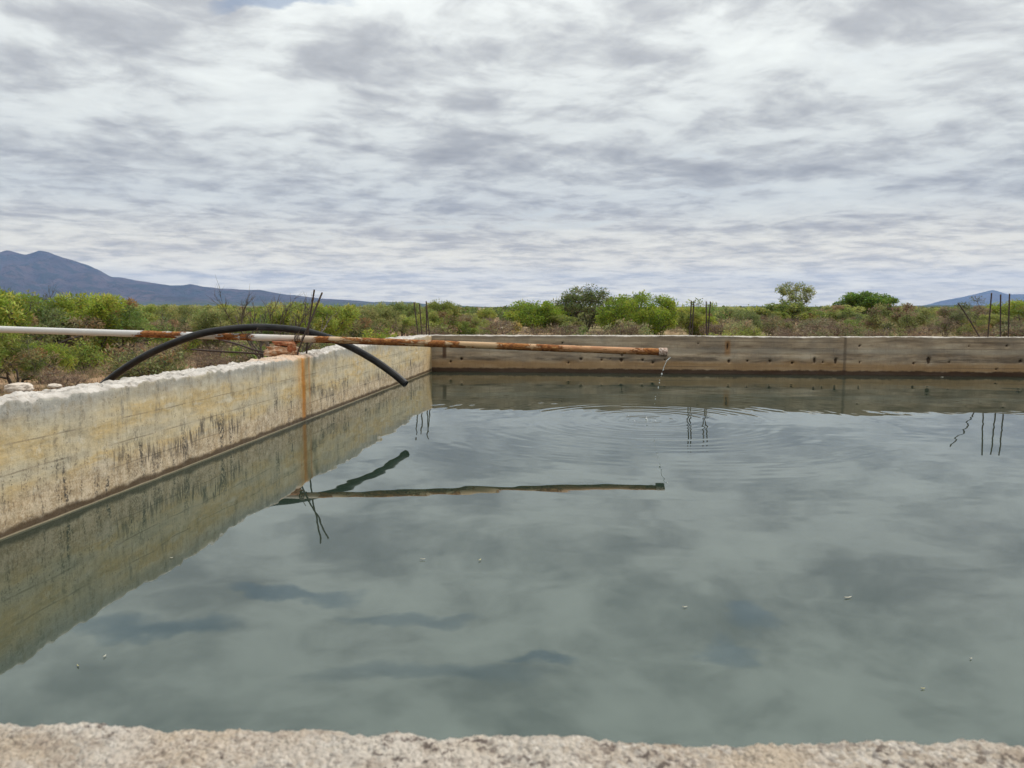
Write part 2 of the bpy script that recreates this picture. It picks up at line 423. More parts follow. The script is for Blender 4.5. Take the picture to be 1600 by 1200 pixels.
def concrete(name, kind):
    m, t, b = material(name)
    uv = uvco(t); P = poso(t)
    u, v, _ = t.sep(uv)
    st = t.comb(t.math('MULTIPLY', u, 1.0), t.math('MULTIPLY', v, .16), 0.0)      # vertical streak space
    hz = t.comb(t.math('MULTIPLY', u, .14), t.math('MULTIPLY', v, 1.0), 0.0)      # horizontal band space
    patch = t.noise(uv, 1.6, 6, .6); streak = t.noise(st, 9.0, 6, .65); speck = t.noise(uv, 34, 5, .7); band = t.noise(hz, 6.0, 5, .6)
    stf = t.noise(st, 26.0, 5, .7)
    grain = t.noise(P, 140, 4, .7)
    vw = t.math('ADD', v, t.math('MULTIPLY', t.math('SUBTRACT', t.noise(uv, 2.4, 5, .6), .5), .16))
    if kind == 'left':
        c = t.ramp(t.math('ADD', t.math('MULTIPLY', band, .55), t.math('MULTIPLY', t.noise(uv, 2.2, 5, .6), .45)), [(.34, (.37, .335, .255)), (.44, (.46, .40, .285)), (.50, (.50, .415, .265)), (.56, (.48, .36, .18)), (.63, (.51, .455, .345))])
        c = t.mix(t.math('MULTIPLY', t.smooth(patch, .48, .66), .6), c, (.53, .47, .33))
        # grey cement wash under the top edge
        g = t.smooth(vw, .66, .82)
        fl = t.noise(uv, .55, 3, .5)
        g2 = t.math('MULTIPLY', g, t.smooth(fl, .30, .52))
        c = t.mix(t.math('MULTIPLY', g2, .9), c, t.mix(patch, (.25, .25, .235), (.36, .355, .33)))
        # pale pinkish scoured band above the water
        low = t.smooth(vw, .36, .18)
        c = t.mix(t.math('MULTIPLY', low, .75), c, t.mix(t.smooth(t.math('ADD', t.math('MULTIPLY', t.noise(uv, 55, 5, .75), .5), t.math('MULTIPLY', t.noise(uv, 9, 5, .7), .5)), .42, .56), (.27, .19, .115), (.56, .46, .34)))
        mot = t.noise(uv, 11, 6, .68)
        c = t.mix(t.smooth(mot, .50, .62, 0, .42), c, (.29, .235, .15))
        c = t.mix(t.smooth(mot, .44, .34, 0, .45), c, (.58, .53, .42))
        # board joints of the old formwork
        for zj in (.22, .41, .60):
            dj = t.math('ABSOLUTE', t.math('SUBTRACT', v, t.math('ADD', zj, t.math('MULTIPLY', t.math('SUBTRACT', t.noise(t.comb(u, zj * 9, 0.0), 1.5, 3, .5), .5), .025))))
            c = t.mix(t.math('MULTIPLY', t.smooth(dj, .008, .002), t.smooth(patch, .40, .58, .05, .55)), c, (.13, .10, .065))
        # black mould: streaks and pits
        mould = t.math('MULTIPLY', t.smooth(streak, .50, .64), t.smooth(speck, .44, .56))
        dz_ = t.math('ADD', t.smooth(vw, .50, .30, 0, .55), .40)
        c = t.mix(t.math('MULTIPLY', mould, dz_), c, (.055, .05, .045))
        vb = t.math('ADD', vw, t.math('MULTIPLY', t.math('SUBTRACT', t.noise(t.comb(u, 3.7, 0.0), .9, 4, .6), .5), .55))
        bandm = t.math('MULTIPLY', t.math('MULTIPLY', t.smooth(vb, .42, .33), t.smooth(vb, .16, .27)), t.math('MULTIPLY', t.smooth(stf, .44, .56), t.smooth(patch, .40, .54)))
        bandm = t.math('MULTIPLY', bandm, t.smooth(t.noise(uv, .8, 4, .6), .42, .58, .1, 1))
        c = t.mix(t.math('MULTIPLY', bandm, .85), c, (.05, .045, .042))
        dribble = t.math('MULTIPLY', t.math('MULTIPLY', t.smooth(t.noise(st, 4.0, 4, .6), .53, .63), t.smooth(v, .35, .80)), t.smooth(stf, .40, .62))
        c = t.mix(t.math('MULTIPLY', dribble, .6), c, (.12, .12, .115))
        pit = t.smooth(t.voronoi(uv, 24, 'F1'), .16, .08)
        pit = t.math('MULTIPLY', pit, t.smooth(t.noise(uv, 4.2, 4, .6), .48, .58))
        c = t.mix(t.math('MULTIPLY', pit, .8), c, (.05, .045, .04))
        fine_s = t.math('MULTIPLY', t.smooth(stf, .50, .62), t.smooth(t.noise(uv, 60, 4, .7), .45, .58))
        c = t.mix(t.math('MULTIPLY', fine_s, t.smooth(vw, .60, .15, .35, .9)), c, (.11, .085, .06))
        # rust run-off under the starter bars
        def run(s0, w, zlow, amt):
            d = t.math('ABSOLUTE', t.math('SUBTRACT', t.math('ADD', u, t.math('MULTIPLY', t.math('SUBTRACT', t.noise(st, 5, 3, .5), .5), .05)), s0))
            f = t.math('MULTIPLY', t.smooth(d, w, w * .15), t.smooth(v, zlow - .1, zlow + .25, .25, 1))
            return t.math('MULTIPLY', t.math('MULTIPLY', f, amt), t.smooth(stf, .25, .6, .55, 1))
        c = t.mix(run(RUST_S, .42, .25, .55), c, (.47, .28, .085))
        c = t.mix(run(RUST_S, .11, -.3, .95), c, (.43, .175, .028))
        c = t.mix(run(RUST_S - .22, .05, .2, .6), c, (.40, .17, .04))
        c = t.mix(run(RUST_S + .13, .03, .35, .4), c, (.40, .17, .04))
        # end bay next to the corner is warmer
        c = t.mix(t.math('MULTIPLY', t.smooth(u, 1.6, .2), .5), c, (.44, .29, .12))
        wet = (.055, .032, .015); wl = .055
        line = (.34, .29, .2)
    else:
        c = t.ramp(band, [(.34, (.17, .122, .082)), (.45, (.33, .25, .17)), (.55, (.43, .335, .235)), (.66, (.53, .44, .33))])
        c = t.mix(t.math('MULTIPLY', t.smooth(patch, .42, .62), .5), c, (.20, .165, .13))
        # paler strip above the pour line, ochre below it
        mid = t.math('MULTIPLY', t.smooth(vw, .44, .50), t.smooth(vw, .62, .54))
        c = t.mix(t.math('MULTIPLY', mid, .35), c, (.36, .33, .28))
        och = t.math('MULTIPLY', t.smooth(vw, .34, .20), t.smooth(vw, .02, .12))
        c = t.mix(t.math('MULTIPLY', och, .7), c, t.mix(streak, (.25, .135, .05), (.44, .27, .12)))
        dk = t.math('MULTIPLY', t.smooth(vw, .40, .33), t.smooth(vw, .24, .31))
        c = t.mix(t.math('MULTIPLY', t.math('MULTIPLY', dk, t.smooth(t.noise(hz, 8, 4, .6), .42, .60)), .7), c, (.07, .055, .045))
        for zj in (.16, .29, .58, .72):
            dj = t.math('ABSOLUTE', t.math('SUBTRACT', v, t.math('ADD', zj, t.math('MULTIPLY', t.math('SUBTRACT', t.noise(t.comb(u, zj * 9, 0.0), .8, 3, .5), .5), .03))))
            c = t.mix(t.math('MULTIPLY', t.smooth(dj, .012, .003), t.smooth(t.noise(hz, 2.0, 4, .6), .40, .60, .0, .6)), c, (.12, .09, .065))
        lip = t.math('MULTIPLY', t.smooth(v, .76, .80), t.smooth(t.noise(hz, 3, 4, .5), .35, .6))
        c = t.mix(t.math('MULTIPLY', lip, .45), c, (.13, .11, .095))
        c = t.mix(t.math('MULTIPLY', t.smooth(stf, .52, .75), .4), c, (.11, .085, .065))
        c = t.mix(t.math('MULTIPLY', t.smooth(t.math('ABSOLUTE', t.math('SUBTRACT', u, FAR_JOINT)), .05, .01), .6), c, (.10, .075, .055))
        rr_ = t.math('MULTIPLY', t.smooth(t.math('ABSOLUTE', t.math('SUBTRACT', u, .30)), .07, .02), t.math('MULTIPLY', t.smooth(v, .25, .38), t.smooth(v, .75, .55)))
        c = t.mix(t.math('MULTIPLY', rr_, .85), c, (.06, .025, .012))
        rr_ = t.math('MULTIPLY', t.smooth(t.math('ABSOLUTE', t.math('SUBTRACT', u, RUST_FAR)), .10, .02), t.math('MULTIPLY', t.smooth(v, .35, .50), t.smooth(v, .80, .70)))
        c = t.mix(t.math('MULTIPLY', rr_, .7), c, (.28, .13, .035))
        wet = (.040, .017, .008); wl = .085
        line = (.05, .03, .02)
    hole = t.attr('hole')
    c = t.mix(t.smooth(t.math('ADD', hole, t.math('MULTIPLY', t.math('SUBTRACT', speck, .5), 1.2)), .25, .75, 0, .9), c, (.045, .028, .018))
    c = t.mix(t.math('MULTIPLY', t.smooth(grain, .5, .72), .28), c, (.10, .085, .07))
    wn = t.math('ADD', v, t.math('MULTIPLY', t.math('SUBTRACT', t.noise(uv, 5, 5, .65), .5), .10))
    c = t.mix(t.math('MULTIPLY', t.smooth(wn, wl + .025, wl - .015), .9), c, wet)
    c = t.mix(t.math('MULTIPLY', t.math('MULTIPLY', t.smooth(v, .014, .008), t.smooth(v, -.002, .002)), .8 if kind == 'left' else .2), c, line)
    # broken top: whitish raw mortar
    topc = t.ramp(t.noise(P, 7, 6, .65), [(.32, (.22, .20, .18)), (.44, (.36, .335, .305)), (.6, (.46, .435, .405))])
    topc = t.mix(t.smooth(t.noise(P, 45, 4, .7), .56, .72), topc, (.30, .24, .18))
    if kind == 'left':
        warm = t.math('MULTIPLY', t.smooth(t.math('ABSOLUTE', t.math('SUBTRACT', u, RUST_S + .3)), 1.1, .2), t.smooth(patch, .40, .60))
        topc = t.mix(t.math('MULTIPLY', warm, .75), topc, (.46, .29, .17))
    else:
        topc = t.mix(.35, topc, (.38, .34, .29))
    tp = t.math('ADD', t.attr('top'), t.math('MULTIPLY', t.math('SUBTRACT', speck, .5), .5))
    c = t.mix(t.smooth(tp, .4, .6), c, topc)
    t.put(b.inputs['Base Color'], c)
    t.put(b.inputs['Roughness'], t.smooth(wn, wl - .02, wl + .03, .35, .93)); b.inputs['Specular IOR Level'].default_value = .25
    hgt = t.math('ADD', t.math('ADD', t.math('MULTIPLY', speck, .5), t.math('MULTIPLY', grain, .25)), t.math('MULTIPLY', band, .6))
    t.put(b.inputs['Normal'], t.bump(hgt, .7, .012))
    return m

tank = empty('water_tank', (KC.x, KC.y, GZ), 'open concrete water tank with stained walls full of murky water', 'water tank')
tank_inv = Vector((KC.x, KC.y, GZ))
def to_tank(o):
    o.parent = tank; o.location = -tank_inv
# pixel -> s,z on a wall
def on_wall(px, py, A, D):
    N = Vector((D.y, -D.x, 0)); d = ray(px, py)
    k = (A - CAM).dot(N) / d.dot(N); p = CAM + d * k
    return (p - A).dot(D), p.z
RUST_S = on_wall(474, 600, KC, E2)[0]
FAR_JOINT = on_wall(1320, 560, KC, E1)[0]
RUST_FAR = on_wall(1137, 545, KC, E1)[0]
m_left = concrete('concrete_yellow_stained', 'left')
m_far = concrete('concrete_grey_brown', 'far')

LY = [(18.2, .850), (16.5, .872), (14.1, .893), (12.9, .900), (11.94, .905), (11.3, .880), (10.7, .866), (10.36, .862), (8.8, .870), (7.4, .871), (6.4, .876), (5.6, .889), (5.0, .892), (3, .88), (0, .87)]
LYx = np.array([q[0] for q in LY][::-1]); LYz = np.array([q[1] for q in LY][::-1])
LEFT_LEN = 17.05
def ztop_left(s):
    y = 18.03 - s * .9942
    z = float(np.interp(y, LYx, LYz))
    return z + .008 * fbm(s * 1.7, 3.3, 0, 3)
def ztop_far(s): return .853 + .012 * fbm(s * .45, 8.2, 0, 3) + .003 * nz(s * 5) + (-.012 if 7.5 < s < 10.5 else 0) * math.sin((s - 7.5) / 3 * math.pi) if 7.5 < s < 10.5 else .853 + .012 * fbm(s * .45, 8.2, 0, 3) + .003 * nz(s * 5)
NL = Vector((E2.y, -E2.x, 0))              # outward of the left wall (to -x)
if NL.x > 0: NL = -NL
NF = Vector((-E1.y, E1.x, 0))
if NF.y < 0: NF = -NF
holes_px = [(878.6, 536, 2.5), (721, 561, 4), (908, 561, 4), (888, 566.6, 3), (940, 562, 3), (953, 561, 2), (971, 562.5, 5), (1004, 562.5, 3.5), (1020, 566.6, 3.5), (972, 555, 3), (1039, 562, 2.5),
            (1091, 537, 2.5), (704, 565, 3), (1139, 564.5, 4), (1168, 564, 3), (1203, 564, 3.5), (1238, 567, 3.5), (1273, 563, 3.6), (1286, 566, 2.3), (1306, 563.5, 4), (1343.5, 540.5, 3), (1343.5, 566, 2.6), (1428, 568, 3),
            (1451.5, 563, 5), (1483.5, 566, 2.6), (1514, 540.5, 1.8), (1574, 540.5, 3), (1595, 564.5, 4), (1557, 577, 2.6), (1137, 541, 2.4)]
holes = []
for (hx_, hy_, hr_) in holes_px:
    s, z = on_wall(hx_, hy_, KC, E1)
    tall = 2.0 if hx_ in (1273, 1306, 1451.5) else (4.0 if (hx_, hy_) == (1137, 541) else 1.0)
    holes.append((s, z, hr_ / 1200 * 17.5 * .60, hr_ / 1200 * 17.5 * .60 * tall))
o = obj('wall', wall_mesh('left_wall', KC, E2, NL, LEFT_LEN, .34, ztop_left, .022, .022, .062, seed=2.0, face_rough=.006, grooves=((.55, .5, 0),)), m_left, label='yellow stained left wall with broken whitish top'); to_tank(o); wall_left = o
o = obj('wall', wall_mesh('far_wall', KC - E1 * .33, E1, NF, LEN_FAR + .5, .25, lambda s: ztop_far(s - .33), .024, .022, .022, holes=[(h[0] + .33, *h[1:]) for h in holes], seed=11.0, face_rough=.004, joint=FAR_JOINT + .33, grooves=((.44, .9, .004), (.72, .4, 0))), m_far, label='grey brown far wall with dark holes and brown waterline'); to_tank(o); wall_far = o
# shift uv of the far wall so that s starts at the corner
uvd = o.data.uv_layers[0].data; a = np.empty(len(uvd) * 2, np.float32); uvd.foreach_get('uv', a); a[0::2] -= .33; uvd.foreach_set('uv', a)
# right wall (outside the picture) closes the tank
KR = KC + E1 * LEN_FAR
o = obj('wall', wall_mesh('right_wall', KR + E2 * .0, E2, E1, 18.2, .25, lambda s: .86, .12, .08, .03, seed=21.0), m_far); to_tank(o)

# near wall: rough exposed-aggregate top right under the camera
m_near, t, b = material('concrete_exposed_aggregate')
P = poso(t)
pw = t.vmath('ADD', P, t.vmath('MULTIPLY', t.vmath('SUBTRACT', t.noise(P, 60, 3, .6, color=True), (.5, .5, .5)), (.010, .010, .010)))
cell = t.voronoi(pw, 120, 'F1', 'Color'); cd = t.voronoi(pw, 120, 'F1', 'Distance')
cr = t.sep(cell)[0]
patch = t.noise(P, 9, 5, .6)
stone = t.ramp(cr, [(.0, (.25, .20, .155)), (.25, (.43, .36, .285)), (.5, (.54, .475, .395)), (.72, (.42, .385, .345)), (.9, (.64, .59, .53)), (1, (.13, .115, .11))])
mort = t.ramp(t.noise(P, 110, 5, .7), [(.34, (.15, .12, .105)), (.46, (.42, .35, .285)), (.62, (.60, .53, .46))])
c = t.mix(t.smooth(patch, .40, .62, .15, .85), mort, stone)
c = t.mix(t.math('MULTIPLY', t.smooth(t.noise(P, 5.5, 5, .65), .50, .66), .6), c, (.52, .42, .31))
tone = t.noise(P, 3.2, 5, .65)
c = t.mix(t.smooth(tone, .38, .62, .0, .55), c, (.60, .555, .50))
c = t.mix(t.math('MULTIPLY', t.smooth(t.noise(P, 11, 5, .7), .52, .66), .5), c, (.24, .19, .155))
dark = t.math('MULTIPLY', t.smooth(t.noise(P, 62, 4, .65), .53, .61), t.smooth(t.noise(P, 6, 4, .6), .40, .58, .15, 1))
c = t.mix(t.math('MULTIPLY', dark, .85), c, (.085, .062, .055))
t.put(b.inputs['Base Color'], c); b.inputs['Roughness'].default_value = .92; b.inputs['Specular IOR Level'].default_value = .2
t.put(b.inputs['Normal'], t.bump(t.math('ADD', t.math('MULTIPLY', cd, -.9), t.noise(P, 160, 4, .7)), 1.0, .010))
def near_wall():
    # inner edge follows the photographed crest, 2.4 m wide fine strip, coarse ends
    DN = Vector((.9992, -.0400, 0)); NN = Vector((-.04, -.9992, 0))
    A = Vector((0, 1.112, 0))
    ss = np.concatenate([np.linspace(-4.4, -1.2, 60)[:-1], np.arange(-1.2, 1.2, .0045), np.linspace(1.2, 12.9, 120)])
    tt = np.concatenate([np.linspace(0, .30, 66), np.linspace(.31, .45, 8)])
    zf = np.linspace(0, 1.25, 30)[1:]
    V = []
    for s in ss:
        e = .012 * fbm(s * 2.3, 1.1, 0, 3) + .006 * fbm(s * 13, 5.1, 0, 3) + .004 * nz(s * 60, 2)
        for tq in tt[::-1]:
            z = .865 + .010 * fbm(s * 5, tq * 5, 0, 3) +   .0055 * fbm(s * 26, tq * 26, 7, 3) + .0045 * nz(s * 95, tq * 95, 3) + .0025 * nz(s * 190, tq * 190, 9)
            z -= .030 * math.exp(-tq / .012)
            p = A + DN * s + NN * (tq + e)
            V.append((p.x, p.y, z))
        zl = V[-1][2]
        for zz in zf:
            p = A + DN * s + NN * (e * math.exp(-zz * 6) + .006 * nz(s * 30, zz * 30, 4) - .008)
            V.append((p.x, p.y, zl - zz))
    n = len(tt) + len(zf); idx = np.arange(len(ss) * n).reshape(len(ss), n)
    F = np.stack([idx[:-1, :-1], idx[1:, :-1], idx[1:, 1:], idx[:-1, 1:]], -1).reshape(-1, 4)[:, ::-1]
    V = np.array(V)
    # outer face
    base = len(V); outer_top = idx[:, 0]
    low = V[outer_top].copy(); low[:, 2] = ZB
    V = np.vstack([V, low]); lo = base + np.arange(len(ss))
    F2 = np.stack([outer_top[:-1], lo[:-1], lo[1:], outer_top[1:]], -1)[:, ::-1]
    return mesh_np('near_wall', V, np.vstack([F, F2]), True)
o = obj('wall', near_wall(), m_near, label='rough pebbly top of the near wall in the foreground'); to_tank(o)

# ------------------------------------------------------------------ starter bars (reinforcing steel) left sticking out of the walls
m_bar, t, b = material('rusted_bar_steel')
P = poso(t)
c = t.ramp(t.noise(P, 25, 5, .7), [(.35, (.030, .020, .017)), (.6, (.060, .036, .026)), (.8, (.12, .06, .035))])
t.put(b.inputs['Base Color'], c); b.inputs['Roughness'].default_value = .8
def rib_tube(pts, r, seg=8):
    P = catmull(pts, max(6, int(60 / max(1, len(pts) - 1))))
    rad = [r * (1.0 + (.10 if k % 2 else -.04)) for k in range(len(P))]
    return tube(P, rad, seg)
def bar(pts, r, wall):
    V, F = rib_tube(pts, r)
    o = obj('reinforcing_bar', mesh('reinforcing_bar', V, F, True), m_bar)
    o.parent = wall; o.location = (0, 0, 0)
    return o
def bar_px(b0, b1, Y, r, wall, dY=0.0, bend=None, sink=.25):
    p0 = at(b0[0], b0[1], Y); p1 = at(b1[0], b1[1], Y + dY)
    d = (p1 - p0).normalized()
    pts = [p0 - Vector((d.x, d.y, d.z)) * sink, p0]
    pts += [at(q[0], q[1], Y + dY) for q in (bend or [])]
    pts.append(p1)
    return bar(pts, r, wall)
def farY(px): # depth of the far wall's mid line
    d = ray(px, 525); A = KC + NF * .12
    k = (A - CAM).dot(NF) / d.dot(NF); return d.y * k
for b0, b1 in [((653, 522), (647, 472)), ((659, 522), (655.5, 475)), ((666.5, 522), (666, 470.5)), ((671, 522), (667, 484))]:
    bar_px(b0, b1, farY(675) + .02, .0135, wall_far)
for b0, b1 in [((1077.5, 525), (1080.2, 470)), ((1081, 525), (1084.3, 470)), ((1103.9, 525), (1103.5, 471)), ((1106, 525), (1110, 471))]:
    bar_px(b0, b1, farY(b0[0]), .0135, wall_far)
for b0, b1 in [((1543.6, 526), (1549.4, 457.8)), ((1563, 526), (1563.5, 460)), ((1575.4, 526), (1577.4, 458.8))]:
    bar_px(b0, b1, farY(b0[0]), .0145, wall_far)
bar_px((1530, 526), (1497, 474), farY(1530), .0135, wall_far, bend=[(1519, 507), (1505, 485)])
# the crossed pair that pins the pipe, and the two bent-over bars
YV = 10.42
bar([at(466, 560, 10.22), at(466.5, 547, 10.22), at(482, 509, 10.24), at(503.5, 457, 10.36)], .0115, wall_left)
bar([at(479.5, 560, 10.50), at(479.3, 548, 10.50), at(482.5, 509, 10.47), at(491.2, 452.5, 10.45)], .0115, wall_left)
bar([at(440, 566, 10.3), at(424, 554, 10.35), at(395, 546, 10.6), at(372, 538, 10.8), at(338, 529.5, 11.0)], .0125, wall_left)
bar([at(436, 565, 10.3), at(418, 555, 10.35), at(385, 551.5, 10.5), at(340, 549, 10.7), at(299, 546, 10.9)], .0125, wall_left)

# ------------------------------------------------------------------ water
m_water, t, b = material('murky_water')
P = poso(t)
c = t.mix(t.smooth(t.noise(P, .35, 3, .5), .35, .65), (.016, .028, .020), (.021, .035, .025))
t.put(b.inputs['Base Color'], c); b.inputs['Roughness'].default_value = .012; b.inputs['IOR'].default_value = 2.15; b.inputs['Specular Tint'].default_value = (.90, 1.0, .955, 1)
IMP = Vector((1.816, 10.18))      # where the trickle hits
def water():
    def graded(a, b_, lo, hi, fine, coarse):
        v = [a]; 
        while v[-1] < b_:
            q = v[-1]; d = max(lo - q, q - hi, 0); v.append(q + min(coarse, fine + d * .004))
        return np.array(v)
    xs = graded(-4.2, 13.6, -2.5, 6.5, .026, .05); ys = graded(.9, 18.4, 6.0, 16.5, .026, .045)
    X, Y = np.meshgrid(xs, ys, indexing='ij')
    r = np.hypot(X - IMP.x, Y - IMP.y); th = np.arctan2(Y - IMP.y, X - IMP.x)
    Z = np.zeros_like(X)
    # ring trains spreading from the trickle
    def train(lam, slope, r0, r1, ph, wob):
        k = 2 * np.pi / lam
        env = 1 / np.sqrt(1 + r / .5) * np.clip((r - r0) / .25, 0, 1) * np.exp(-r / r1)
        mod = .55 + .45 * np.sin(2 * np.pi * r / 1.37 + ph * 3 + .8 * np.sin(2 * th + ph)) * (.6 + .4 * np.sin(5 * th + 2 * r + ph))
        return slope / k * env * mod * np.cos(k * r + ph + wob * np.sin(3 * th + ph) + .7 * wob * np.sin(7 * th - 1.3 * r))
    Z += train(.155, .062, 0, 1.3, .3, .25) + train(.20, .046, .2, 2.1, 1.9, .5) + train(.28, .028, .4, 2.6, 4.0, .7) + train(.41, .012, .5, 4.0, 2.2, .8)
    rng = np.random.RandomState(4)
    # slack wind chop and slow slosh
    def sines(n, l0, l1, slope, ang, spread):
        z = np.zeros_like(X)
        for _ in range(n):
            lam = l0 * (l1 / l0) ** rng.rand(); a = ang + spread * rng.randn(); k = 2 * np.pi / lam
            z += slope / k / math.sqrt(n) * np.sin(k * (X * math.cos(a) + Y * math.sin(a)) + rng.rand() * 6.28)
        return z
    calm = .42 + .58 / (1 + np.exp(-(Y - 9.0) / 1.4))
    Z += sines(16, .12, .30, .0022, 1.3, .9) * calm
    Z += sines(14, .35, .9, .0032, 1.2, .8) * calm
    Z += sines(10, 1.0, 2.4, .0040, 1.5, .6) * calm
    Z += sines(6, 3.0, 6.0, .0022, 1.5, .7)
    ni, nj = X.shape; idx = np.arange(ni * nj).reshape(ni, nj)
    F = np.stack([idx[:-1, :-1], idx[1:, :-1], idx[1:, 1:], idx[:-1, 1:]], -1).reshape(-1, 4)
    V = np.stack([X, Y, Z], -1).reshape(-1, 3)
    # keep the sheet inside the tank walls
    c = V[F].mean(1)
    sA = (c[:, 0] - KC.x) * NL.x + (c[:, 1] - KC.y) * NL.y
    sB = (c[:, 0] - KC.x) * NF.x + (c[:, 1] - KC.y) * NF.y
    keep = (sA < .06) & (sB < .06)
    F = F[keep]
    used = np.unique(F); remap = -np.ones(len(V), np.int64); remap[used] = np.arange(len(used))
    return mesh_np('water', V[used], remap[F], True)
obj('water', water(), m_water, kind='structure')

# ------------------------------------------------------------------ delivery pipe
m_pipe, t, b = material('flaking_paint_and_rust')
uv = uvco(t); P = poso(t)
rust = t.attr('rust'); tint = t.attr('tint')
nn = t.noise(uv, 13, 6, .62, .9); nl = t.noise(uv, 4.5, 3, .5, .5); nf = t.noise(P, 60, 5, .7)
paint = t.mix(t.noise(P, 5, 4, .6), (.44, .44, .43), (.57, .56, .55))
paint = t.mix(tint, paint, t.mix(nn, (.38, .22, .10), (.52, .38, .23)))
paint = t.mix(t.attr('tint2'), paint, t.mix(t.smooth(nl, .42, .60), (.36, .165, .07), (.46, .25, .12)))
paint = t.mix(t.math('MULTIPLY', t.smooth(nf, .56, .74), .35), paint, (.25, .17, .12))
rcol = t.ramp(nn, [(.26, (.035, .012, .007)), (.42, (.135, .042, .012)), (.55, (.27, .10, .026)), (.66, (.40, .20, .065)), (.78, (.52, .38, .22))])
rcol = t.mix(t.smooth(nf, .55, .75), rcol, (.05, .02, .012))
f = t.smooth(t.math('ADD', t.math('MULTIPLY', rust, .82), t.math('ADD', t.math('MULTIPLY', t.math('SUBTRACT', nn, .5), 1.5), t.math('MULTIPLY', t.math('SUBTRACT', nl, .5), 1.6))), .40, .56)
c = t.mix(f, paint, rcol)
t.put(b.inputs['Base Color'], c); t.put(b.inputs['Roughness'], t.mix(f, (.45, .45, .45), (.92, .92, .92))); b.inputs['Specular IOR Level'].default_value = .35
t.put(b.inputs['Normal'], t.bump(t.math('MULTIPLY', t.math('ADD', nn, nf), f), .8, .012))
PIPE_R = .046
A_ = at(-900, 483, 11.9); B_ = at(470, 529.5, 10.36); C_ = at(1042, 550.5, 10.1)
p0 = at(0, 514.5, 10.85)
pipe_line = [A_, p0, B_, C_]
def px_of(p):
    d = p - CAM; f_ = Vector((0, math.cos(PITCH), -math.sin(PITCH))); return 800 + 1200 * d.x / d.dot(f_)
PIPE = catmull(pipe_line, 170)
rust_spans = [(218, 284, 1.0), (340, 372, .95), (372, 398, .8), (455, 478, .55), (490, 522, 1.0), (522, 534, .6), (545, 560, .5), (560, 632, 1.0), (640, 660, .75), (660, 700, .95), (700, 722, 1.0), (776, 826, 1.0), (836, 880, 1.0), (1000, 1040, 1.0), (30, 33, .3), (880, 1000, .12), (985, 1012, .7)]
pipe = empty('delivery_pipe', (C_.x, C_.y, C_.z), 'long peeling white and rust pipe dripping water into the tank', 'pipe')
def local(V, root):
    L = root.location; return [(v[0] - L.x, v[1] - L.y, v[2] - L.z) for v in V]
def pipe_body():
    seg = 22; V, UV, RU, TI, F = [], [], [], [], []; T2 = []
    s = 0; up = Vector((0, 0, 1)); n = len(PIPE)
    for i, p in enumerate(PIPE):
        tg = (PIPE[min(i + 1, n - 1)] - PIPE[max(i - 1, 0)]).normalized()
        a = tg.cross(up).normalized(); bq = a.cross(tg).normalized()
        if i: s += (p - PIPE[i - 1]).length
        px = px_of(p)
        rr = .50 * min(1, max(0, (px - 480) / 60)) * (1 if px < 700 else .5)
        for (x0, x1, v) in rust_spans:
            e = 11; w = min(1, max(0, (px - x0 + e) / (2 * e))) * min(1, max(0, (x1 + e - px) / (2 * e)))
            rr = max(rr, w * v)
        ti = min(1, max(0, (px - 395) / 140))
        for k in range(seg):
            th = 2 * math.pi * k / seg; dirv = a * math.cos(th) + bq * math.sin(th)
            side = -dirv.z          # underside rusts first
            ru = rr + (.30 * max(0, side) * min(1, max(0, (px - 285) / 150)))
            rough = .10 * max(0, rr - .65) / .35
            rad = PIPE_R * (1 + rough * (fbm(p.x * 9, dirv.z * 1.6, dirv.y * 1.6, 4) + .5 * nz(p.x * 30, dirv.z * 4, dirv.y * 4)))
            q = p + dirv * rad; V.append(q); UV.append((s, th / (2 * math.pi) * .5)); RU.append(ru); TI.append(ti); T2.append(min(1, max(0, (px - 810) / 70)))
    for i in range(n - 1):
        for k in range(seg):
            k2 = (k + 1) % seg; F.append((i * seg + k, i * seg + k2, (i + 1) * seg + k2, (i + 1) * seg + k))
    me = mesh_np('pipe_body', np.array(local(V, pipe)), np.array(F)[:, ::-1], True)
    set_uv(me, UV); set_attr(me, 'rust', RU); set_attr(me, 'tint', TI); set_attr(me, 'tint2', T2)
    return me
obj('pipe_body', pipe_body(), m_pipe, pipe)
# threaded collar on the outlet: hollow, with a wall you can see
m_collar, t, b = material('limescaled_collar')
P = poso(t); nn = t.noise(P, 38, 5, .7)
c = t.ramp(nn, [(.32, (.075, .04, .028)), (.46, (.30, .20, .15)), (.60, (.55, .46, .40)), (.75, (.68, .62, .57))])
zc = t.sep(P)[2]
c = t.mix(t.math('MULTIPLY', t.smooth(zc, .89, .85), .85), c, (.045, .025, .018))
t.put(b.inputs['Base Color'], c); b.inputs['Roughness'].default_value = .85
ax = (PIPE[-1] - PIPE[-6]).normalized()
def collar():
    e = C_; prof = [(-.11, PIPE_R * 1.02), (-.108, PIPE_R * 1.24), (-.05, PIPE_R * 1.27), (-.004, PIPE_R * 1.25), (.004, PIPE_R * 1.12), (.003, PIPE_R * .88), (-.02, PIPE_R * .84), (-.30, PIPE_R * .83)]
    up = Vector((0, 0, 1)); a = ax.cross(up).normalized(); bq = a.cross(ax); seg = 26; V, F = [], []
    for (d, r_) in prof:
        for k in range(seg):
            th = 2 * math.pi * k / seg; dv = a * math.cos(th) + bq * math.sin(th)
            V.append(e + ax * d + dv * r_ * (1 + .05 * nz(dv.x * 3 + d * 40, dv.y * 3, dv.z * 3)))
    for i in range(len(prof) - 1):
        for k in range(seg):
            k2 = (k + 1) % seg; F.append((i * seg + k, (i + 1) * seg + k, (i + 1) * seg + k2, i * seg + k2))
    F.append(tuple((len(prof) - 1) * seg + k for k in range(seg)))
    return mesh('collar', local(V, pipe), F, True)
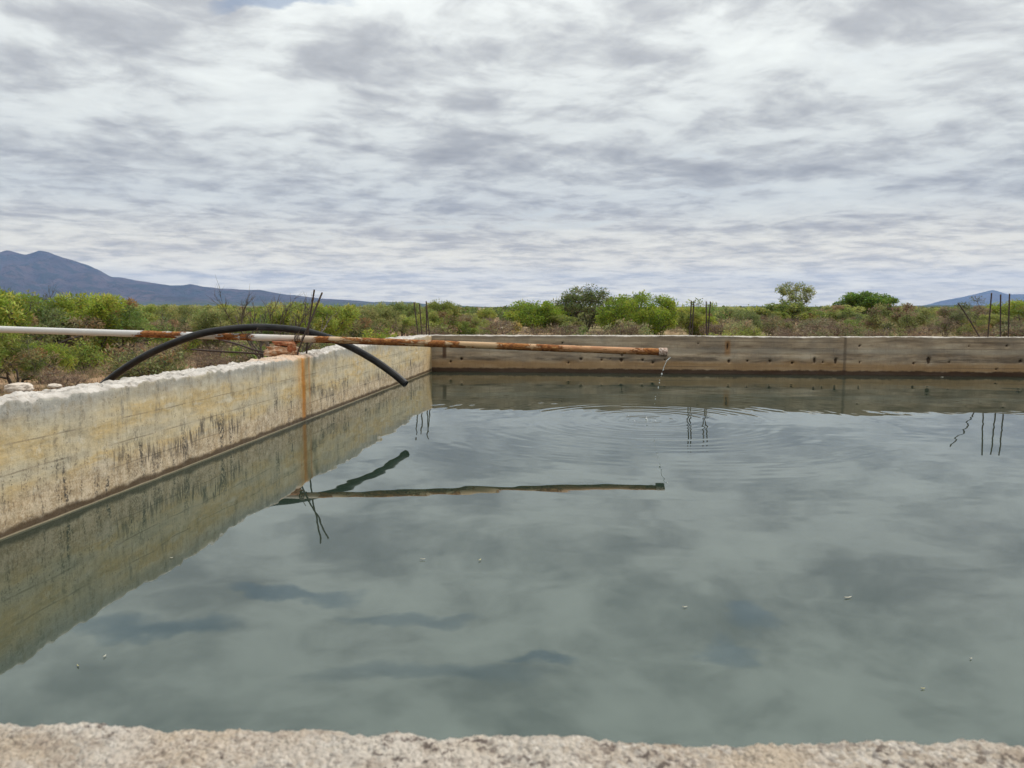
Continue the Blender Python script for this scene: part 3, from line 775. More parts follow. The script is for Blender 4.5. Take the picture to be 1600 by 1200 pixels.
obj('collar', collar(), m_collar, pipe)
# tie wires that lash the pipe to the crossed bars
m_wire, t, b = material('rusty_wire'); b.inputs['Base Color'].default_value = (.07, .045, .03, 1); b.inputs['Roughness'].default_value = .8
def tie(px, turns, wob, seed, spread):
    i = min(range(len(PIPE)), key=lambda j: abs(px_of(PIPE[j]) - px)); p = PIPE[i]; tg = (PIPE[i + 1] - PIPE[i - 1]).normalized()
    a = tg.cross(Vector((0, 0, 1))).normalized(); bq = a.cross(tg)
    rnd = random.Random(seed); pts = []
    for k in range(int(turns * 20) + 1):
        th = k / 20 * 2 * math.pi
        pts.append(p + tg * (spread * (k / (turns * 20) - .5) + wob * math.sin(th * .7 + seed)) + (a * math.cos(th) + bq * math.sin(th)) * (PIPE_R * (1.08 + .10 * rnd.random())))
    pts.append(pts[-1] + Vector((.03, -.02, .07))); pts.append(pts[-1] + Vector((.02, 0, .03)))
    V, F = tube(pts, .0045, 6)
    return obj('wire_tie', mesh('wire_tie', local(V, pipe), F, True), m_wire, pipe)
tie(463, 3.2, .012, 2, .05); tie(470, 2.5, .02, 5, .04); tie(389, 1.4, .03, 7, .09)

# ------------------------------------------------------------------ trickle of water
m_drop, t, b = material('falling_water')
b.inputs['Base Color'].default_value = (.80, .84, .84, 1); b.inputs['Roughness'].default_value = .06; b.inputs['Transmission Weight'].default_value = .35; b.inputs['IOR'].default_value = 1.33
S0 = at(1047.5, 558.5, 10.08); S1 = at(1024.5, 624, 10.16)
jet = empty('water_trickle', (IMP.x, IMP.y, 0), 'thin broken trickle of water falling from the rusty pipe end', 'water')
path_px = [(1047.5, 558.5), (1042.5, 563), (1039, 570), (1036, 578), (1034, 586), (1030.5, 597), (1028.5, 606), (1024, 623), (1021, 634)]
path = [at(x, y, 10.08 + .09 * i / 8) for i, (x, y) in enumerate(path_px)]
PT = catmull(path, 14)
cut = 46
V, F = tube(PT[:cut], [.0062 * (1 - .5 * i / cut) * (1 + .35 * math.sin(i * 1.3)) for i in range(cut)], 8)
obj('stream', mesh('stream', local(V, jet), F, True), m_drop, jet)
def blobmesh(r, sx, sz, seed):
    V, F = [], []
    nu, nv = 10, 7
    for j in range(nv):
        ph = math.pi * j / (nv - 1)
        for i in range(nu):
            th = 2 * math.pi * i / nu
            q = 1 + .25 * nz(math.cos(th) * 1.5 + seed, math.sin(th) * 1.5, ph)
            V.append((r * sx * q * math.sin(ph) * math.cos(th), r * sx * q * math.sin(ph) * math.sin(th), r * sz * math.cos(ph)))
    for j in range(nv - 1):
        for i in range(nu):
            F.append((j * nu + i, (j + 1) * nu + i, (j + 1) * nu + (i + 1) % nu, j * nu + (i + 1) % nu))
    return mesh('droplet', V, F, True)
rnd = random.Random(3)
for (x, y, r_, sz) in [(1036.5, 577.5, .011, 1.5), (1034, 584.5, .012, 1.9), (1033, 588, .005, 1), (1030.6, 594, .008, 1.2), (1030.2, 598, .010, 1.3), (1028.6, 605.5, .010, 2.2), (1024.3, 619.5, .007, 1.2), (1024, 623.5, .009, 1.3), (1027, 616, .003, 1), (1023, 631, .005, 1.4)]:
    o = obj('droplet', blobmesh(r_ * .75, 1, sz, x), m_drop, jet); o.location = at(x, y, 10.15) - jet.location
for k in range(10):
    a = rnd.random() * 6.28; q = .04 + .35 * rnd.random() ** 1.5
    o = obj('droplet', blobmesh(.004 + .006 * rnd.random(), 1.3, .7, k), m_drop, jet); o.location = (q * math.cos(a), q * math.sin(a), .004 + .03 * rnd.random() ** 2)

# ------------------------------------------------------------------ black hose arching over the wall
m_hose, t, b = material('black_polyethylene')
P = poso(t); n1 = t.noise(P, 6, 5, .6); n2 = t.noise(P, 70, 4, .7)
c = t.mix(t.smooth(n1, .45, .7), (.008, .008, .009), (.020, .0195, .019))
c = t.mix(t.math('MULTIPLY', t.smooth(n2, .62, .80), .2), c, (.06, .057, .05))
t.put(b.inputs['Base Color'], c); t.put(b.inputs['Roughness'], t.smooth(n1, .3, .7, .27, .48)); b.inputs['Specular IOR Level'].default_value = .25
HR = .049
hose_pts = [at(60, 690, 10.9), at(118, 640, 10.7), at(176, 589, 10.45), at(235, 552, 10.32), at(300, 525.5, 10.27), at(345, 516, 10.34), at(395, 511.5, 10.47), at(440, 513, 10.58), at(482, 519, 10.62), at(530, 534, 10.58), at(575, 557, 10.48), (at(610, 580.5, 10.38)), at(634.5, 600.5, 10.30)]
HP = catmull(hose_pts, 9)
root = obj('hose', None)
def hose():
    V, F = tube(HP, HR, 20, cap=False)
    n = len(HP); seg = 20; e = HP[-1]; tg = (HP[-1] - HP[-2]).normalized()
    last = [Vector(v) for v in V[-seg:]]
    rings = [(0.0, .80), (-.06, .78), (-.25, .77)]
    for (d, k) in rings: V += [e + (q - e) * k + tg * d for q in last]
    for j in range(len(rings)):
        a0 = (n - 1 + j) * seg; a1 = a0 + seg
        for k in range(seg): F.append((a0 + k, a0 + (k + 1) % seg, a1 + (k + 1) % seg, a1 + k))
    a0 = (n - 1 + len(rings)) * seg
    F.append(tuple(a0 + k for k in range(seg)))
    return V, F
V, F = hose()
root.location = (hose_pts[0].x, hose_pts[0].y, GZ)
bpy.data.objects.remove(root)
o = obj('hose', mesh('hose', [Vector(v) - HP[0] for v in V], F, True), m_hose, label='thick black plastic hose arching over the yellow tank wall', cat='hose'); o.location = HP[0]

# ------------------------------------------------------------------ brick pieces and stones on the left wall
def rock(name, size, seed, mat, label, cat, loc, rz=0, cuts=4, rough=.18, box=.6, tilt=(0, 0)):
    V, F = [], []
    # subdivided box pushed towards a worn block
    n = cuts * 3
    def face(o_, u_, v_):
        base = len(V)
        for i in range(n + 1):
            for j in range(n + 1):
                p = Vector(o_) + Vector(u_) * (i / n) + Vector(v_) * (j / n)
                sp = p.normalized() * .62
                q = p * box + sp * (1 - box)
                q = q * (1 + rough * fbm(p.x * 2.2 + seed, p.y * 2.2, p.z * 2.2, 4) + rough * .25 * nz(p.x * 9 + seed, p.y * 9, p.z * 9))
                V.append((q.x * size[0], q.y * size[1], q.z * size[2]))
        for i in range(n):
            for j in range(n):
                a = base + i * (n + 1) + j; F.append((a, a + n + 1, a + n + 2, a + 1))
    h = .5
    face((-h, -h, h), (1, 0, 0), (0, 1, 0)); face((-h, h, -h), (1, 0, 0), (0, -1, 0))
    face((-h, -h, -h), (1, 0, 0), (0, 0, 1)); face((h, h, -h), (-1, 0, 0), (0, 0, 1))
    face((-h, h, -h), (0, -1, 0), (0, 0, 1)); face((h, -h, -h), (0, 1, 0), (0, 0, 1))
    o = obj(name, mesh(name, V, F, True), mat, label=label, cat=cat); o.location = loc; o.rotation_euler = (tilt[0], tilt[1], rz)
    return o
def stonemat(name, stops, sc=14):
    m, t, b = material(name); P = objco(t)
    c = t.ramp(t.noise(P, sc, 6, .65), stops)
    c = t.mix(t.smooth(t.noise(P, sc * 5, 4, .7), .56, .72), c, tuple(q * .45 for q in stops[0][1]))
    t.put(b.inputs['Base Color'], c); b.inputs['Roughness'].default_value = .93
    t.put(b.inputs['Normal'], t.bump(t.noise(P, 70, 5, .7), .6, .01)); return m
m_brick = stonemat('red_brick', [(.3, (.34, .14, .06)), (.44, (.50, .27, .15)), (.56, (.58, .41, .28)), (.70, (.66, .55, .44))], 16)
m_brick2 = stonemat('dark_brick', [(.3, (.22, .06, .025)), (.5, (.34, .12, .05)), (.65, (.42, .24, .14)), (.8, (.55, .45, .36))], 22)
m_stone = stonemat('pale_stone', [(.3, (.40, .33, .27)), (.5, (.52, .45, .38)), (.7, (.60, .54, .48))], 10)
p = at(440, 547.8, 10.36); rock('brick', (.38, .24, .115), 1.2, m_brick, 'chunky pale orange brick propping the pipe on the wall', 'brick', p, .12, rough=.34, box=.66)
p = at(446, 536.6, 10.36); rock('brick', (.26, .20, .055), 7.7, m_brick2, 'thin dark red brick shard wedged under the pipe', 'brick', p, -.15, rough=.25, box=.75, tilt=(0, .03))
p = at(455.5, 543.5, 10.30); rock('brick', (.10, .12, .11), 4.1, m_brick2, 'small rusty brick lump against the crossed bars', 'brick', p, .4, rough=.3, box=.6)
p = on_z(30, 606.5, .91); rock('stone', (.155, .10, .062), 3.4, m_stone, 'larger pale stone lying on the left wall top', 'stone', (p.x, p.y, .912), .35, rough=.24, box=.15)
p = on_z(85, 603, .895); rock('stone', (.085, .06, .026), 8.8, m_stone, 'small flat pebble on the left wall top', 'stone', (p.x, p.y, .897), .2, rough=.24, box=.15)

# ------------------------------------------------------------------ bits floating on the water
m_leaf_f, t, b = material('dead_leaf_yellow'); b.inputs['Base Color'].default_value = (.40, .37, .19, 1); b.inputs['Roughness'].default_value = .6
m_leaf_p, t, b = material('dead_leaf_pale'); b.inputs['Base Color'].default_value = (.44, .42, .34, 1); b.inputs['Roughness'].default_value = .6
def floater(px, py, L, W, rz, mat, label, curl=.25):
    p = on_z(px, py, 0.0); V, F = [], []; L *= .72; W *= .72
    n = 8
    for i in range(n + 1):
        q = i / n; w = W * math.sin(math.pi * min(max(q, .04), .96)) ** .7; y = curl * L * (q - .5) ** 2
        for k in (-1, 0, 1): V.append(((q - .5) * L, y + k * w / 2, .003 + .003 * (1 - abs(k)) + .004 * abs(q - .5)))
    for i in range(n):
        for k in range(2): F.append((i * 3 + k, i * 3 + 3 + k, i * 3 + 4 + k, i * 3 + 1 + k))
    me = mesh('floating_leaf', V, F, True)
    o = obj('floating_leaf', me, mat, label=label, cat='leaf'); o.location = (p.x, p.y, .002); o.rotation_euler = (0, 0, rz)
    md = o.modifiers.new('thick', 'SOLIDIFY'); md.thickness = .0015
    return o
floater(121.5, 1042, .030, .008, -.75, m_leaf_f, 'curved pale yellow leaf floating lowest at the left')
floater(164, 1027, .030, .006, 1.5, m_leaf_p, 'short upright cream leaf floating near the left wall reflection')
floater(750, 876, .045, .009, 1.1, m_leaf_f, 'yellow green leaf floating in mid water')
floater(660, 875, .045, .006, -.2, m_leaf_p, 'thin pale leaf floating left of mid water', .6)
floater(1325, 935, .062, .012, .25, m_leaf_p, 'largest pale leaf floating at the right')
floater(1070, 950, .035, .007, .1, m_leaf_p, 'small pale leaf floating right of centre')
floater(1517, 1031, .014, .008, .1, m_leaf_p, 'tiny white speck of leaf floating at far lower right')
floater(1442, 1078, .024, .006, 0, m_leaf_f, 'tiny yellowish leaf floating in the lower right corner')
floater(268, 873, .024, .007, .2, m_leaf_p, 'tiny pale leaf floating beside the left wall reflection edge')
floater(1472, 589.5, .09, .06, .2, m_leaf_p, 'white fleck floating under the far right wall')

# ------------------------------------------------------------------ vegetation
def foliage_mat(name, hue_var, trans=.4, vary=True):
    m, t, b = material(name)
    c = t.attr('tint', 'Color')
    rndv = t.node('ShaderNodeObjectInfo').outputs['Random'] if vary else .5
    hs = t.node('ShaderNodeHueSaturation')
    t.put(hs.inputs['Color'], c)
    t.put(hs.inputs['Hue'], t.math('ADD', .5 - hue_var / 2, t.math('MULTIPLY', rndv, hue_var)))
    t.put(hs.inputs['Value'], t.math('ADD', .85, t.math('MULTIPLY', t.math('FRACT', t.math('MULTIPLY', rndv, 7.3)), .35)))
    t.put(hs.inputs['Saturation'], t.math('ADD', .82, t.math('MULTIPLY', t.math('FRACT', t.math('MULTIPLY', rndv, 3.7)), .3)))
    t.put(b.inputs['Base Color'], hs.outputs[0]); b.inputs['Roughness'].default_value = .65; b.inputs['Specular IOR Level'].default_value = .2
    tr = t.node('ShaderNodeBsdfTranslucent'); t.l.new(hs.outputs[0], tr.inputs[0])
    mx = t.node('ShaderNodeMixShader'); mx.inputs[0].default_value = trans
    t.l.new(b.outputs[0], mx.inputs[1]); t.l.new(tr.outputs[0], mx.inputs[2])
    t.l.new(mx.outputs[0], m.node_tree.nodes['Material Output'].inputs[0])
    return m
m_fol = foliage_mat('foliage', .035)
m_fol_tree = foliage_mat('tree_foliage', .0, vary=False)
m_bark, t, b = material('grey_bark')
P = objco(t); c = t.ramp(t.noise(P, 9, 5, .7), [(.3, (.055, .042, .033)), (.6, (.11, .09, .072)), (.8, (.19, .16, .13))])
t.put(b.inputs['Base Color'], c); b.inputs['Roughness'].default_value = .95
m_dry, t, b = material('dry_twigs')
P = objco(t); c = t.ramp(t.noise(P, 5, 5, .7), [(.3, (.085, .060, .045)), (.55, (.17, .12, .088)), (.75, (.28, .21, .155))])
t.put(b.inputs['Base Color'], c); b.inputs['Roughness'].default_value = .95

GREEN = [(.225, .275, .060), (.175, .230, .050), (.295, .325, .080), (.120, .165, .038)]
LIME = [(.285, .325, .070), (.235, .285, .060), (.36, .37, .105), (.17, .21, .045)]
VIVID = [(.235, .30, .052), (.19, .26, .044), (.29, .34, .066), (.135, .19, .036)]
OLIVE = [(.125, .155, .056), (.155, .185, .070), (.095, .12, .046), (.19, .20, .085)]
DARK = [(.11, .18, .038), (.14, .215, .045), (.08, .13, .032), (.17, .245, .055)]
PALE = [(.24, .27, .10), (.29, .31, .13), (.18, .215, .075), (.22, .23, .09)]
DUSTY = [(.20, .22, .085), (.25, .25, .11), (.155, .165, .065), (.27, .22, .12)]
DRY = [(.27, .185, .115), (.34, .25, .155), (.20, .135, .09), (.29, .25, .13)]
YEL = [(.48, .36, .03), (.40, .34, .04), (.30, .27, .04)]

def plant(name, seed, H, W, clumps, leaves, leaf, pal, shape='round', crown=.25, trunk_r=.05, stems=3, clump_r=.3, twig=1.0, dead=.08, lobe=1.0):
    """returns (branches mesh, foliage mesh). Clump centres fill an uneven envelope; each is joined back to the skeleton."""
    rng = np.random.RandomState(seed)
    ph = rng.rand(6) * 6.28
    C = []
    tries = 0
    while len(C) < clumps and tries < 6000:
        tries += 1
        p = rng.rand(3) * 2 - 1
        th = math.atan2(p[1], p[0]); rho = math.hypot(p[0], p[1]); z = (p[2] + 1) / 2
        lob = 1 + lobe * (.22 * math.sin(2 * th + ph[0]) + .16 * math.sin(3 * th + ph[1]) + .10 * math.sin(5 * th + ph[2]))
        if shape == 'round': lim = math.sqrt(max(0, 1 - (2 * z - .85) ** 2 / 1.4)); top = 1 - .32 * rho ** 2 + .12 * math.sin(3 * th + ph[3]) * rho
        elif shape == 'umbrella': lim = .35 + .75 * z; top = 1 - .38 * rho ** 2 + .10 * math.sin(2 * th + ph[3])
        elif shape == 'vase': lim = .25 + .8 * z ** .8; top = 1 - .18 * rho + .22 * math.sin(4 * th + ph[3]) * rho
        else: lim = .9 - .45 * z; top = 1
        if rho > lim * lob * .92 or z > top: continue
        if rho < .45 * lim * lob and z < .6 * top and rng.rand() < .65: continue
        C.append((p[0] * W / 2, p[1] * W / 2, H * crown + z * H * (1 - crown) * .95))
    C = np.array(C)
    # skeleton
    nodes = []; par = []; 
    for k in range(stems):
        a = 6.28 * k / stems + rng.rand(); r0 = .05 * W * rng.rand()
        nodes.append(np.array([r0 * math.cos(a), r0 * math.sin(a), -.12])); par.append(-1)
        sp = (.10 + .16 * rng.rand()) * W * (.5 if shape == 'umbrella' else 1)
        nodes.append(np.array([sp * math.cos(a) * .6, sp * math.sin(a) * .6, H * (.16 + .1 * rng.rand())])); par.append(len(nodes) - 2)
        nodes.append(np.array([sp * math.cos(a + .3), sp * math.sin(a + .3), H * (.34 + .12 * rng.rand())])); par.append(len(nodes) - 2)
    for c in C[np.argsort(C[:, 2] + .4 * np.hypot(C[:, 0], C[:, 1]))]:
        N_ = np.array(nodes); d = np.linalg.norm(N_ - c, axis=1) + 1.5 * np.clip(N_[:, 2] - c[2] + .05 * H, 0, None)
        d[[i for i, q in enumerate(par) if q == -1]] += 5
        j = int(d.argmin())
        m = (nodes[j] + c) / 2 + rng.randn(3) * .05 * W * .4 + np.array([0, 0, -.02 * H])
        nodes.append(m); par.append(j); nodes.append(c.copy()); par.append(len(nodes) - 2)
    load = np.zeros(len(nodes))
    for i in range(len(nodes) - 1, -1, -1):
        load[i] += 1
        if par[i] >= 0: load[par[i]] += load[i]
    rad = trunk_r * (load / load.max()) ** .48
    rad = np.maximum(rad, trunk_r * .10)
    BV, BF = [], []
    def seg(p, q, r0, r1, n=4):
        b0 = len(BV); d = Vector(q) - Vector(p)
        if d.length < 1e-4: return
        d.normalize(); a = d.orthogonal().normalized(); c_ = d.cross(a)
        for (o_, r_) in ((p, r0), (q, r1)):
            for k in range(n):
                th = 2 * math.pi * k / n; v = Vector(o_) + (a * math.cos(th) + c_ * math.sin(th)) * r_
                BV.append((v.x, v.y, v.z))
        for k in range(n): BF.append((b0 + k, b0 + (k + 1) % n, b0 + n + (k + 1) % n, b0 + n + k))
    for i, j in enumerate(par):
        if j >= 0: seg(nodes[j], nodes[i], rad[j], rad[i], 5 if load[i] > 6 else 4)
    # twigs + leaves
    LV, LT = [], []
    pal = np.array(pal)
    for ci, c in enumerate(C):
        cr = clump_r * (.6 + .8 * rng.rand())
        nt = int(5 * twig)
        base = pal[rng.randint(len(pal))]
        if rng.rand() < dead: base = np.array((.25, .17, .085))
        for _ in range(nt):
            d = rng.randn(3); d[2] = abs(d[2]) * .6 + .1; d /= np.linalg.norm(d)
            seg(c - d * cr * .2, c + d * cr * (.8 + .5 * rng.rand()), trunk_r * .09, trunk_r * .04, 3)
        nl = int(leaves / clumps * (.5 + rng.rand()))
        G_ = rng.randn(nl, 3) * .55; G_ *= np.minimum(1, 1.05 / (np.linalg.norm(G_, axis=1)[:, None] + 1e-6)); P_ = c + G_ * np.array([cr, cr, cr * .72])
        D_ = (P_ - c) / cr + rng.randn(nl, 3) * .8 + np.array([0, 0, .15]); D_ /= np.linalg.norm(D_, axis=1)[:, None]
        S_ = np.cross(D_, rng.randn(nl, 3)); S_ /= np.linalg.norm(S_, axis=1)[:, None]
        L = leaf[0] * (.6 + .8 * rng.rand(nl))[:, None]; Wd = leaf[1] * (.6 + .8 * rng.rand(nl))[:, None]
        q = np.stack([P_, P_ + D_ * L * .5 + S_ * Wd, P_ + D_ * L, P_ + D_ * L * .5 - S_ * Wd], 1)
        LV.append(q.reshape(-1, 3))
        tc = base[None] * (.75 + .5 * rng.rand(nl, 1)) * (1 + .12 * rng.randn(nl, 3) * np.array([1, .5, .5]))
        LT.append(np.repeat(np.clip(tc, .004, .8), 4, 0))
    LV = np.concatenate(LV); LT = np.concatenate(LT)
    F_ = np.arange(len(LV)).reshape(-1, 4)
    fm = mesh_np(name + '_foliage', LV, F_); set_col(fm, 'tint', LT)
    bm_ = mesh_np(name + '_branches', np.array(BV), np.array([f if len(f) == 4 else f for f in BF])) if BV else None
    return bm_, fm

def ball(name, seed, n, leaf, pal, dead=0.1):
    pass
def put(name, meshes, loc, rz, sc, label, cat, group, bark=m_bark, parts=('branches', 'foliage'), sz=None):
    fol = m_fol_tree if 'tree' in name else m_fol
    o = empty(name, loc, label, cat, group)
    o.rotation_euler = (0, 0, rz); o.scale = (sc, sc, sz if sz else sc)
    for pn, me, mt in ((parts[0], meshes[0], bark), (parts[1], meshes[1], fol)):
        if me is not None: obj(pn, me, mt, o)
    return o
mesq = [plant('mesquite', 10 + k, 2.3, 3.1, [46, 52, 40, 58, 36][k], [9500, 11000, 8000, 12000, 6000][k], (.13, .017), [GREEN, LIME, GREEN, LIME, OLIVE + DUSTY][k], 'vase' if k % 2 else 'round', [.30, .20, .34, .12, .22][k], .055, 4, .27, [1.2, 1.2, 2, 1.2, 3][k], [.05, .03, .1, .05, .12][k]) for k in range(5)]
lowb = [plant('low_bush', 30 + k, 1.1, 1.7, 30, 2000, (.11, .018), [DUSTY, GREEN, DUSTY, LIME][k], 'round', .08, .025, 6, .22, 1.6, .15) for k in range(4)]
dryb = [plant('dry_brush', 50 + k, 1.0, 1.7, 40, 500, (.08, .014), DRY, 'vase', .08, .022, 8, .26, 5.0, .2) for k in range(3)]
weep = plant('sparse', 71, 3.0, 2.2, 34, 1700, (.10, .02), PALE, 'round', .45, .06, 2, .24, 2.0, .05)

rnd = random.Random(12)
def in_tank(x, y, m=1.3):
    a = (x - KC.x) * NL.x + (y - KC.y) * NL.y; b_ = (x - KC.x) * NF.x + (y - KC.y) * NF.y
    return a < .34 + m and b_ < .25 + m
def gpos(px, Y):
    x = (px - 800) / 1200 * (Y * math.cos(PITCH) + .0) ; return x
def top_scale(py_top, Y, H0):
    z = at(800, py_top, Y).z; return (z - GZ) / H0
def place(px, Y, py_top, kind, name, label, cat, group=None, wpx=None, W0=None, H0=None, bark=m_bark):
    x = at(px, 480, Y).x; zg = ground_z(x, Y)
    s_z = (at(px, py_top, Y).z - zg) / H0
    s_x = (wpx / 1200 * Y) / W0 if wpx else s_z
    return put(name, kind, (x, Y, zg), rnd.random() * 6.28, s_x, label, cat, group, bark, parts=('trunk', 'crown') if 'tree' in name else ('branches', 'foliage'), sz=s_z)

# --- the trees and bushes that stand out
tree_dark = plant('olive_tree', 101, 3.6, 4.0, 100, 9500, (.15, .030), OLIVE, 'round', .24, .13, 3, .36, 1.2, 0, .3)
place(913, 60, 448, tree_dark, 'olive_green_tree', 'dark olive round-topped tree in the middle of the horizon', 'tree', wpx=96, W0=3.8, H0=3.5)
tree_wide = plant('broad_mesquite', 102, 3.0, 6.4, 150, 22000, (.16, .034), VIVID, 'round', .10, .09, 6, .42, 1.0, 0, .35)
place(1000, 54, 456, tree_wide, 'broad_mesquite_tree', 'widest bright green tree right of the dark olive tree', 'tree', wpx=120, W0=6.0, H0=3.0)
tree_l = plant('green_mesquite', 103, 2.6, 4.4, 90, 14000, (.16, .034), VIVID, 'round', .12, .08, 5, .38, 1.0, 0, .5)
place(838, 57, 470, tree_l, 'green_mesquite_tree', 'bright green rounded tree left of the dark olive tree', 'tree', wpx=92, W0=4.2, H0=2.6)
place(872, 56, 490, mesq[0], 'shrub', 'green shrub in front of the dark olive tree', 'shrub', wpx=70, W0=3.1, H0=2.3)
tree_tall = plant('airy_tree', 104, 5.6, 4.6, 60, 4200, (.18, .055), PALE, 'umbrella', .30, .11, 2, .40, 2.0, 0)
place(1240, 80, 441, tree_tall, 'airy_tree', 'tallest thin tree with sparse pale leaves on the right', 'tree', wpx=60, W0=4.6, H0=5.6)
bush_tall = plant('airy_under', 105, 3.4, 5.2, 90, 9500, (.18, .055), GREEN, 'round', .08, .09, 5, .42, 1.2, 0)
place(1232, 74, 471, bush_tall, 'shrub', 'large green shrub at the foot of the tall thin tree', 'shrub', wpx=100, W0=5.2, H0=3.4)
tree_rd = plant('dense_tree', 106, 3.6, 5.0, 110, 15000, (.17, .05), DARK, 'umbrella', .28, .12, 4, .40, 1.0, 0)
place(1353, 82, 457, tree_rd, 'dense_dark_green_tree', 'dense dark green dome-shaped tree on the right', 'tree', wpx=90, W0=4.8, H0=3.6)
place(1300, 78, 475, mesq[2], 'shrub', 'green shrub between the tall thin tree and the dark dome tree', 'shrub', wpx=90, W0=3.1, H0=2.3)
place(1512, 50, 465, mesq[4], 'shrub', 'green shrub behind the leaning bent bar on the right', 'shrub', wpx=84, W0=3.1, H0=2.3)
place(1588, 54, 467, mesq[0], 'shrub', 'dark green shrub behind the three right-hand bars', 'shrub', wpx=110, W0=3.1, H0=2.3)
place(1102, 60, 470, lowb[1], 'shrub', 'loose green shrub behind the two pairs of bars', 'shrub', wpx=80, W0=1.7, H0=1.1)
place(1134, 62, 480, mesq[1], 'shrub', 'pale green shrub just right of the pairs of bars', 'shrub', wpx=60, W0=3.1, H0=2.3)
place(626, 47, 473, mesq[3], 'shrub', 'upright dark green shrub left of the corner bars', 'shrub', wpx=62, W0=3.1, H0=2.3)
place(735, 42, 506, lowb[3], 'shrub', 'low lime green bush just over the far wall by the corner', 'shrub', wpx=42, W0=1.7, H0=1.1)
place(968, 53, 505, lowb[0], 'shrub', 'grey green tufted bush just over the middle of the far wall', 'shrub', wpx=46, W0=1.7, H0=1.1)
yel = plant('yellow_plant', 110, 1.0, .7, 14, 500, (.14, .03), YEL, 'vase', .05, .02, 5, .16, 1.0, 0)
place(806, 52, 503, yel, 'flowering_plant', 'small yellow flowering plant just beyond the far wall', 'plant', wpx=15, W0=.7, H0=1.0)
# bare dead tree behind the hose
def bare_tree(seed, H, limbs, spread):
    rg = random.Random(seed); big_V, big_F, tw_V, tw_F = [], [], [], []
    def grow(p, d, L, r, lev):
        n = 5; pts = [p]
        for k in range(n):
            d = (d + Vector((rg.uniform(-1, 1), rg.uniform(-1, 1), rg.uniform(-.6, .8))) * .16).normalized()
            pts.append(pts[-1] + d * L / n)
        V, F = tube(pts, [r * (1 - .75 * k / n) for k in range(n + 1)], 5 if lev < 2 else 3)
        tv, tf = (big_V, big_F) if lev < 2 else (tw_V, tw_F)
        b0 = len(tv); tv += V; tf += [tuple(b0 + q for q in f) for f in F]
        if lev >= 3: return
        for k in range(rg.randint(3, 5) if lev else rg.randint(4, 6)):
            q = rg.uniform(.3, 1); j = min(n, int(q * n) + 0); e = pts[j]
            dd = (d + Vector((rg.uniform(-1, 1), rg.uniform(-1, 1), rg.uniform(-.2, .9))) * .75).normalized()
            grow(e, dd, L * rg.uniform(.35, .6), r * (1 - .75 * q) * .75 + .003, lev + 1)
    for k in range(limbs):
        a = 6.28 * k / limbs + rg.uniform(-.4, .4)
        grow(Vector((0, 0, -.1)), Vector((math.cos(a) * spread, math.sin(a) * spread, 1)).normalized(), H * rg.uniform(.65, 1.0), .042, 0)
    return mesh('bare_limbs', big_V, big_F, True), mesh('bare_twigs', tw_V, tw_F, True)
def put_bare(px, Y, H, seed, limbs, spread, label):
    x = at(px, 480, Y).x; a, b_ = bare_tree(seed, H, limbs, spread)
    o = empty('dead_tree', (x, Y, ground_z(x, Y)), label, 'tree'); obj('trunk', a, m_bark, o); obj('twigs', b_, m_bark, o)
put_bare(432, 20, 2.15, 3, 7, .75, 'bare grey dead tree standing behind the black hose')
put_bare(872, 66, 2.2, 8, 5, .5, 'small bare tree beside the dark olive tree')
put_bare(95, 26, 2.4, 15, 6, .6, 'bare branched dead tree among the shrubs at the far left')

# --- shrubs beyond the left wall, row by row
left_rows = [
    (22, 40, 25, 452), (75, 25, 24, 468), (135, 24, 26, 461), (190, 22, 27, 474), (-30, 30, 22, 455), (-110, 26, 24, 458), (-200, 30, 26, 455),
    (20, 30, 17.5, 528), (-40, 25, 17, 500), (60, 20, 19, 532), (240, 22, 30, 485), (285, 25, 31, 487), (330, 22, 29, 482), (375, 22, 33, 484),
    (300, 25, 40, 478), (215, 25, 42, 476), (160, 25, 38, 470), (105, 25, 40, 468), (445, 25, 27, 478), (500, 25, 26, 476), (545, 25, 29, 480), (590, 25, 33, 482), (470, 25, 36, 474),
    (410, 25, 40, 478), (530, 25, 42, 477), (350, 25, 46, 477), (260, 25, 48, 477), (660, 25, 48, 483), (700, 25, 55, 484), (570, 25, 50, 478), (60, 25, 33, 466), (5, 25, 34, 462)]
for (px, _, Y, pt) in left_rows:
    k = rnd.randrange(5)
    zone = 'under the white end of the pipe at far left' if Y < 20 else 'at the far left edge above the white pipe' if px < 50 else 'over the white pipe, below the mountain peak' if px < 205 else 'behind the rise of the black hose' if px < 400 else 'right of the crossed bars' if px > 480 and px < 610 else 'beside the corner bars' if px >= 610 else 'by the bare dead tree'
    look = ['broad green', 'bushy lime green', 'loose green', 'dense lime green', 'dusty olive'][k]; far_ = 'nearer ' if Y < 32 else 'farther '
    place(px + rnd.uniform(-6, 6), Y, pt, mesq[k], 'shrub', far_ + look + ' shrub ' + zone, 'shrub', 'green shrubs beyond the left wall', H0=2.3)
def left_zone(px, Y):
    w = 'at the far left edge' if px < 40 else 'left of the hose foot' if px < 170 else 'behind the rising hose' if px < 330 else 'below the dead tree' if px < 470 else 'right of the crossed bars' if px < 580 else 'by the corner bars'
    return ('just outside the left wall ' if Y < 22 else 'among the shrubs ' if Y < 30 else 'farther off ') + w
for i in range(26):
    px = rnd.uniform(-160, 640); Y = rnd.uniform(17, 34); k = rnd.randrange(4)
    H = rnd.uniform(.7, 1.3)
    if px > 60 and Y < 22 and px < 200: continue
    x = at(px, 480, Y).x
    if in_tank(x, Y): continue
    put('low_bush', lowb[k], (x, Y, ground_z(x, Y)), rnd.random() * 6.28, H / 1.1, 'low dusty bush ' + left_zone(px, Y), 'bush', 'low bushes beyond the left wall')
